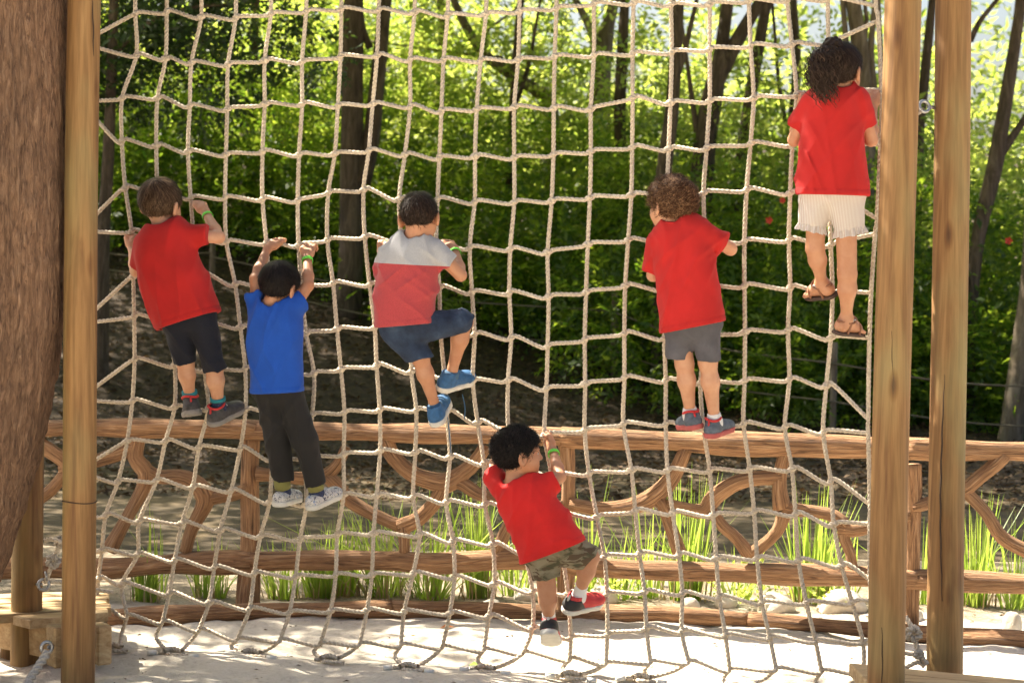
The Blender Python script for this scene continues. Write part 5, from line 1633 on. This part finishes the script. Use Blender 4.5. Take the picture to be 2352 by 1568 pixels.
            for j in range(m): T2 += [(o + 2 * j, o + 2 * j + 1, o + 2 * j + 3), (o + 2 * j, o + 2 * j + 3, o + 2 * j + 2)]
        mesh_obj('ponytail', np.array(V), np.array(T2), sp['hair_mat'], hair)
    return root

SK = {'fair': mat_skin('fair_skin', (.62, .34, .205)), 'tan': mat_skin('tan_skin', (.52, .26, .145)), 'mid': mat_skin('mid_skin', (.56, .29, .165))}
HM = {'black': mat_hair('black_hair', (.012, .009, .008), (.03, .022, .018)), 'brown': mat_hair('brown_hair', (.075, .042, .023), (.24, .15, .085)),
      'dark': mat_hair('dark_brown_hair', (.030, .018, .012), (.08, .05, .034)), 'light': mat_hair('light_brown_hair', (.10, .046, .022), (.36, .20, .10))}
RED = (.47, .012, .010)
M['red1'] = mat_cloth('red_shirt', RED); M['red2'] = mat_cloth('bright_red_shirt', (.58, .012, .010)); M['blue'] = mat_cloth('blue_shirt', (.006, .070, .40))
M['navy'] = mat_cloth('navy_cloth', (.006, .007, .015)); M['char'] = mat_cloth('charcoal_cloth', (.013, .0115, .0105)); M['greyc'] = mat_cloth('grey_shorts', (.095, .092, .105), var=.25)
def mat_denim():
    m, nt, out = new_mat('denim')
    n = noise(nt, coords(nt, 'Object'), 14, 4, .6); w = noise(nt, coords(nt, 'Object', (1, 1, .3)), 500, 2)
    c = ramp(nt, n, [(.3, (.008, .016, .038)), (.55, (.020, .038, .078)), (.75, (.055, .085, .14))])
    principled(nt, out, c, .85, w, .3, .004); return m
M['denim'] = mat_denim()
def mat_camo():
    m, nt, out = new_mat('camouflage_cloth')
    v = coords(nt, 'Object', (1.5, 1.5, 3.2), (0, .6, 0))
    a = noise(nt, v, 9, 3, .5, .6); b = noise(nt, v, 13, 3, .5, .8)
    c = ramp(nt, a, [(.40, (.075, .07, .035)), (.44, (.17, .145, .085)), (.56, (.25, .22, .145))])
    c = mix(nt, c, (.10, .065, .035), ramp(nt, b, [(.56, (0, 0, 0)), (.59, (1, 1, 1))]))
    principled(nt, out, c, .9); return m
M['camo'] = mat_camo()
def mat_stripes():
    m, nt, out = new_mat('red_striped_cotton')
    v = coords(nt, 'Object', (1, .3, .05))
    w = N_(nt, 'ShaderNodeTexWave'); w.inputs['Scale'].default_value = 62; w.bands_direction = 'X'; w.inputs['Distortion'].default_value = .3
    nt.links.new(v, w.inputs['Vector'])
    c = ramp(nt, w.outputs['Fac'], [(.30, (.52, .40, .35)), (.55, (.66, .63, .57))])
    principled(nt, out, c, .9); return m
M['stripe'] = mat_stripes()
def mat_two(c_top, c_bot, p, n_, name):
    m, nt, out = new_mat(name)
    ob = coords(nt, 'Object')
    dp = N_(nt, 'ShaderNodeVectorMath', operation='DOT_PRODUCT'); nt.links.new(ob, dp.inputs[0]); dp.inputs[1].default_value = n_
    f = math_(nt, 'GREATER_THAN', dp.outputs['Value'], Vector(p).dot(Vector(n_)))
    n2 = noise(nt, ob, 9, 4, .55); hz = noise(nt, ob, 320, 2, .7)
    top = ramp(nt, hz, [(.3, tuple(q * .86 for q in c_top)), (.7, tuple(min(1, q * 1.1) for q in c_top))])
    bot = ramp(nt, hz, [(.3, tuple(q * .75 for q in c_bot)), (.7, tuple(min(1, q * 1.15) for q in c_bot))])
    principled(nt, out, mix(nt, bot, top, f), .9, n2, .3, .01, Sheen_Weight=.15); return m
sp_p = on_net(930, 607, .27)
M['twotone'] = mat_two((.40, .40, .41), (.42, .05, .055), sp_p, nrm((0.035, 0, 1)), 'grey_and_red_shirt')
M['dshoe'] = mat_plain('dark_grey_shoe', (.055, .05, .05), .7, var=.4, sc=60); M['greyshoe'] = mat_plain('grey_blue_shoe', (.10, .12, .15), .7, var=.35, sc=50)
M['redacc'] = mat_plain('red_trim', (.55, .03, .03), .6); M['blueshoe'] = mat_plain('blue_shoe', (.03, .11, .25), .7, var=.25, sc=60)
M['rshoe'] = mat_plain('red_shoe', (.55, .035, .035), .55); M['blackacc'] = mat_plain('black_trim', (.02, .02, .02), .6)
M['greysole'] = mat_plain('grey_sole', (.25, .23, .21), .8); M['redsole'] = mat_plain('red_sole', (.45, .10, .09), .7)
def mat_print():
    m, nt, out = new_mat('patterned_white_shoe')
    a = noise(nt, coords(nt, 'Object'), 70, 3, .6, 1.5)
    c = ramp(nt, a, [(.40, (.03, .04, .09)), (.44, (.55, .53, .50)), (.60, (.62, .60, .56)), (.64, (.15, .22, .40))])
    principled(nt, out, c, .6); return m
M['pshoe'] = mat_print()
M['navysock'] = mat_plain('navy_patterned_sock', (.03, .04, .09), .9, var=.8, sc=120); M['teal'] = mat_plain('teal_rim', (.02, .22, .26), .8); M['olive'] = mat_cloth('olive_cuff', (.20, .19, .055))
M['bluesock'] = mat_plain('blue_sock', (.06, .13, .22), .9); M['leather'] = mat_plain('brown_leather', (.26, .11, .055), .6); M['dsole'] = mat_plain('dark_brown_sole', (.07, .04, .028), .7)
M['lace'] = mat_plain('pale_lace', (.55, .53, .5), .8); M['navycol'] = mat_cloth('navy_collar', (.05, .06, .10))

person(dict(label='boy in red shirt and navy shorts climbing near the left poles, brown hair', seed=1, off=.21, skin=SK['fair'], shirt=M['red1'], pants=M['navy'],
  torso=[((322,548),(448,528),.062), ((314,585),(446,572),.078), ((330,660),(464,630),.080), ((352,712),(480,678),.078), ((374,756),(499,716),.080)],
  neck=(378,524,.21), head=(370,468,.19), turn=(28,-6,4), hs=.925,
  arms=[dict(pts=[(438,542),(503,545,.16),(474,492,.04),(460,470,.005)], sleeve=(476,538,.20), sr=.040, band=True, thumb=-1, rope=(1,-NK,-.12)),
        dict(pts=[(330,562),(312,622,.13),(304,572,.03),(303,545,.004)], sleeve=(322,612,.165), sr=.046, thumb=1)],
  legs=[dict(pts=[(412,752),(426,832,.17),(438,922,.11)], hem=[(425,832,.175)], hr=[.058,.043], f=.97),
        dict(pts=[(466,742),(492,842,.17),(503,938,.12)], hem=[(494,850,.17)], hr=[.058,.042], f=1.0)],
  feet=[((438,922,.11),(-.18,.95,-.12)), ((503,938,.12),(.50,.78,.28))],
  upper=M['dshoe'], sole=M['greysole'], accent=M['redacc'], lace=M['lace'], sock=M['navysock'], sock_rim=M['teal'], hair=('straight',.007,.060,5200), hair_mat=HM['brown']))
person(dict(label='boy in blue shirt and dark trousers hanging by both raised hands', seed=2, off=.20, skin=SK['tan'], shirt=M['blue'], pants=M['char'], long=True, pfold=.0042,
  torso=[((578,716),(690,704),.058), ((572,752),(690,738),.072), ((580,800),(684,796),.074), ((586,850),(685,846),.072), ((585,903),(689,899),.074)],
  neck=(620,708,.21), head=(643,655,.20), turn=(32,-14,6), hs=.845,
  arms=[dict(pts=[(592,712),(586,640,.17),(614,572,.05),(640,556,.0)], sleeve=(586,672,.19), sr=.042, f=.92, thumb=1, rope=(1,-NK,0)),
        dict(pts=[(672,704),(708,655,.14),(706,592,.05),(714,568,.0)], sleeve=(694,690,.165), sr=.046, f=.95, band=True, thumb=-1)],
  legs=[dict(pts=[(618,905),(632,1005,.19),(651,1128,.12)], hem=[(634,1000,.18),(651,1102,.13)], hr=[.060,.050,.038], f=.95),
        dict(pts=[(662,903),(700,1010,.18),(728,1132,.12)], hem=[(700,1008,.175),(726,1112,.13)], hr=[.060,.051,.038], f=.95)],
  feet=[((651,1128,.12),(.30,.88,.02)), ((728,1132,.12),(.52,.75,.20))], sock_h=.05,
  upper=M['pshoe'], sole=M['white_sole'], sock=M['navysock'], cuff=(.06,.26,M['olive']), low=True, fs=.98, hair=('straight',.008,.055,5200), hair_mat=HM['black']))
kid3 = person(dict(label='boy in grey and red shirt and denim shorts with one knee raised', seed=3, off=.22, skin=SK['tan'], shirt=M['twotone'], collar=M['navycol'], pants=M['denim'],
  torso=[((888,568),(1008,562),.060), ((876,604),(1006,604),.076), ((874,655),(996,660),.080), ((868,700),(988,706),.080), ((869,752),(990,742),.082)],
  neck=(954,544,.23), head=(963,497,.22), turn=(10,-16,-4), hs=.845,
  arms=[dict(pts=[(1000,574),(1058,632,.17),(1044,575,.04),(1030,560,.0)], sleeve=(1030,606,.20), sr=.044, band=True, thumb=-1),
        dict(pts=[(892,585),(876,652,.16),(880,590,.03),(884,560,.0)], sleeve=(880,634,.17), sr=.042, thumb=1)],
  legs=[dict(pts=[(915,762),(966,822,.20),(1000,935,.12)], hem=[(948,800,.21),(966,824,.205)], hr=[.064,.052,.047], hn=(.25,0,-.97), f=.95),
        dict(pts=[(962,752),(1066,738,.13),(1036,862,.09)], hem=[(1058,738,.14),(1066,742,.135)], hr=[.062,.047,.043], f=.98, hn=(.55,.1,-.8))],
  feet=[((1000,935,.12),(.12,.86,.42)), ((1036,862,.09),(.62,.72,.18))], sock_h=.04,
  upper=M['blueshoe'], sole=M['white_sole'], lace=M['bluesock'], sock=M['bluesock'], hair=('straight',.004,.028,5200), hair_mat=HM['dark'], hairline=.026, pfold=.002))
for pts in ([(1024, 930), (1030, 975), (1036, 1040)], [(1062, 905), (1068, 935), (1067, 962)], [(1078, 880), (1090, 870), (1080, 858)]):
    P_ = catmull([on_net(x, y, .03) for x, y in pts], .01)
    mesh_obj('hanging_lace', *tube(P_, .0022, 6), M['bluesock'], kid3)
person(dict(label='curly haired boy in red shirt and grey shorts climbing right of centre', seed=4, off=.21, skin=SK['fair'], shirt=M['red1'], pants=M['greyc'],
  torso=[((1498,540),(1632,514),.060), ((1500,580),(1636,562),.074), ((1514,640),(1640,630),.076), ((1520,700),(1648,690),.078), ((1524,765),(1660,738),.082)],
  neck=(1548,512,.22), head=(1542,468,.20), turn=(-38,-4,2), hs=.88,
  arms=[dict(pts=[(1508,560),(1500,632,.15),(1512,575,.03),(1520,552,.0)], sleeve=(1500,618,.165), sr=.043, thumb=1),
        dict(pts=[(1626,540),(1678,572,.13),(1652,555,.03),(1640,546,.0)], sleeve=(1660,558,.165), sr=.041, thumb=-1)],
  legs=[dict(pts=[(1562,762),(1572,835,.18),(1586,954,.12)], hem=[(1557,821,.19)], hr=[.056,.041]),
        dict(pts=[(1622,752),(1626,832,.18),(1642,970,.12)], hem=[(1627,828,.19)], hr=[.056,.041])],
  feet=[((1586,954,.12),(-.25,.90,-.05)), ((1642,970,.12),(.52,.78,.12))], sock_h=.16,
  legf=.86, fs=.92, upper=M['greyshoe'], sole=M['redsole'], accent=M['redacc'], lace=M['lace'], sock=M['white_sock'], hair=('curly',.010,.085,5200), hair_mat=HM['light'], hairline=.034))
person(dict(label='girl in red shirt and striped shorts with a curly ponytail at top right', seed=5, off=.20, skin=SK['mid'], shirt=M['red1'], pants=M['stripe'], ruffle=True,
  torso=[((1856,226),(1986,212),.058), ((1846,262),(1980,250),.072), ((1846,320),(1976,315),.076), ((1840,385),(1982,384),.076), ((1832,447),(1990,451),.080)],
  neck=(1928,206,.21), head=(1930,160,.20), turn=(34,-4,2), hs=.88,
  arms=[dict(pts=[(1864,238),(1824,322,.14),(1842,250,.03),(1852,222,.0)], sleeve=(1834,296,.17), sr=.045, thumb=1),
        dict(pts=[(1974,232),(2001,322,.14),(2004,250,.03),(2006,216,.0)], sleeve=(1988,290,.165), sr=.043, thumb=-1)],
  legs=[dict(pts=[(1876,470),(1872,570,.19),(1888,652,.10)], hem=[(1865,520,.20)], hr=[.062,.046], f=.94),
        dict(pts=[(1942,470),(1946,630,.16),(1944,735,.09)], hem=[(1951,527,.19)], hr=[.064,.051], f=.98)], legf=.88,
  feet=[((1888,652,.10),(-.55,.80,-.05)), ((1944,735,.09),(.74,.64,-.05))], sandals=True, upper=M['leather'], sole=M['dsole'],
  hair=('straight',.009,.06,4200), hair_mat=HM['dark'], ponytail=[(1914,104,.25),(1898,126,.31),(1888,165,.33),(1890,210,.32),(1898,238,.30)], pfold=.0035))
person(dict(label='black curly haired boy in red shirt and camouflage shorts low on the net', seed=6, off=.20, skin=SK['tan'], shirt=M['red2'], pants=M['camo'],
  torso=[((1146,1122),(1262,1120),.052), ((1146,1142),(1268,1156),.070), ((1166,1180),(1290,1190),.074), ((1188,1232),(1312,1220),.076), ((1206,1291),(1338,1242),.080)],
  neck=(1184,1112,.21), head=(1190,1039,.19), turn=(74,2,0), hs=.91,
  arms=[dict(pts=[(1250,1122),(1286,1094,.15),(1270,1036,.05),(1258,1006,.004)], sleeve=(1272,1108,.17), sr=.045, band=True, rope=(0.05,0,1), over=(-.25,1,0), u=(-.75,.25,.45), thumb=1),
        dict(pts=[(1150,1120),(1128,1086,.10),(1140,1050,.03),(1150,1030,.0)], sleeve=(1133,1092,.13), sr=.043, thumb=1)],
  legs=[dict(pts=[(1250,1290),(1256,1350,.19),(1262,1432,.13)], hem=[(1256,1328,.20)], hr=[.060,.049]),
        dict(pts=[(1298,1264),(1355,1280,.16),(1328,1372,.12)], hem=[(1356,1280,.162)], hr=[.062,.050], hn=(.75,.1,-.6))],
  feet=[((1262,1432,.13),(.10,.86,-.42)), ((1328,1372,.12),(.74,.62,.10))], sock_h=.36,
  upper=M['rshoe'], sole=M['white_sole'], accent=M['blackacc'], shoe_kind='heel', sock=M['white_sock'], hair=('curly',.007,.060,5200), hair_mat=HM['black'], hairline=.026, temple=.022))
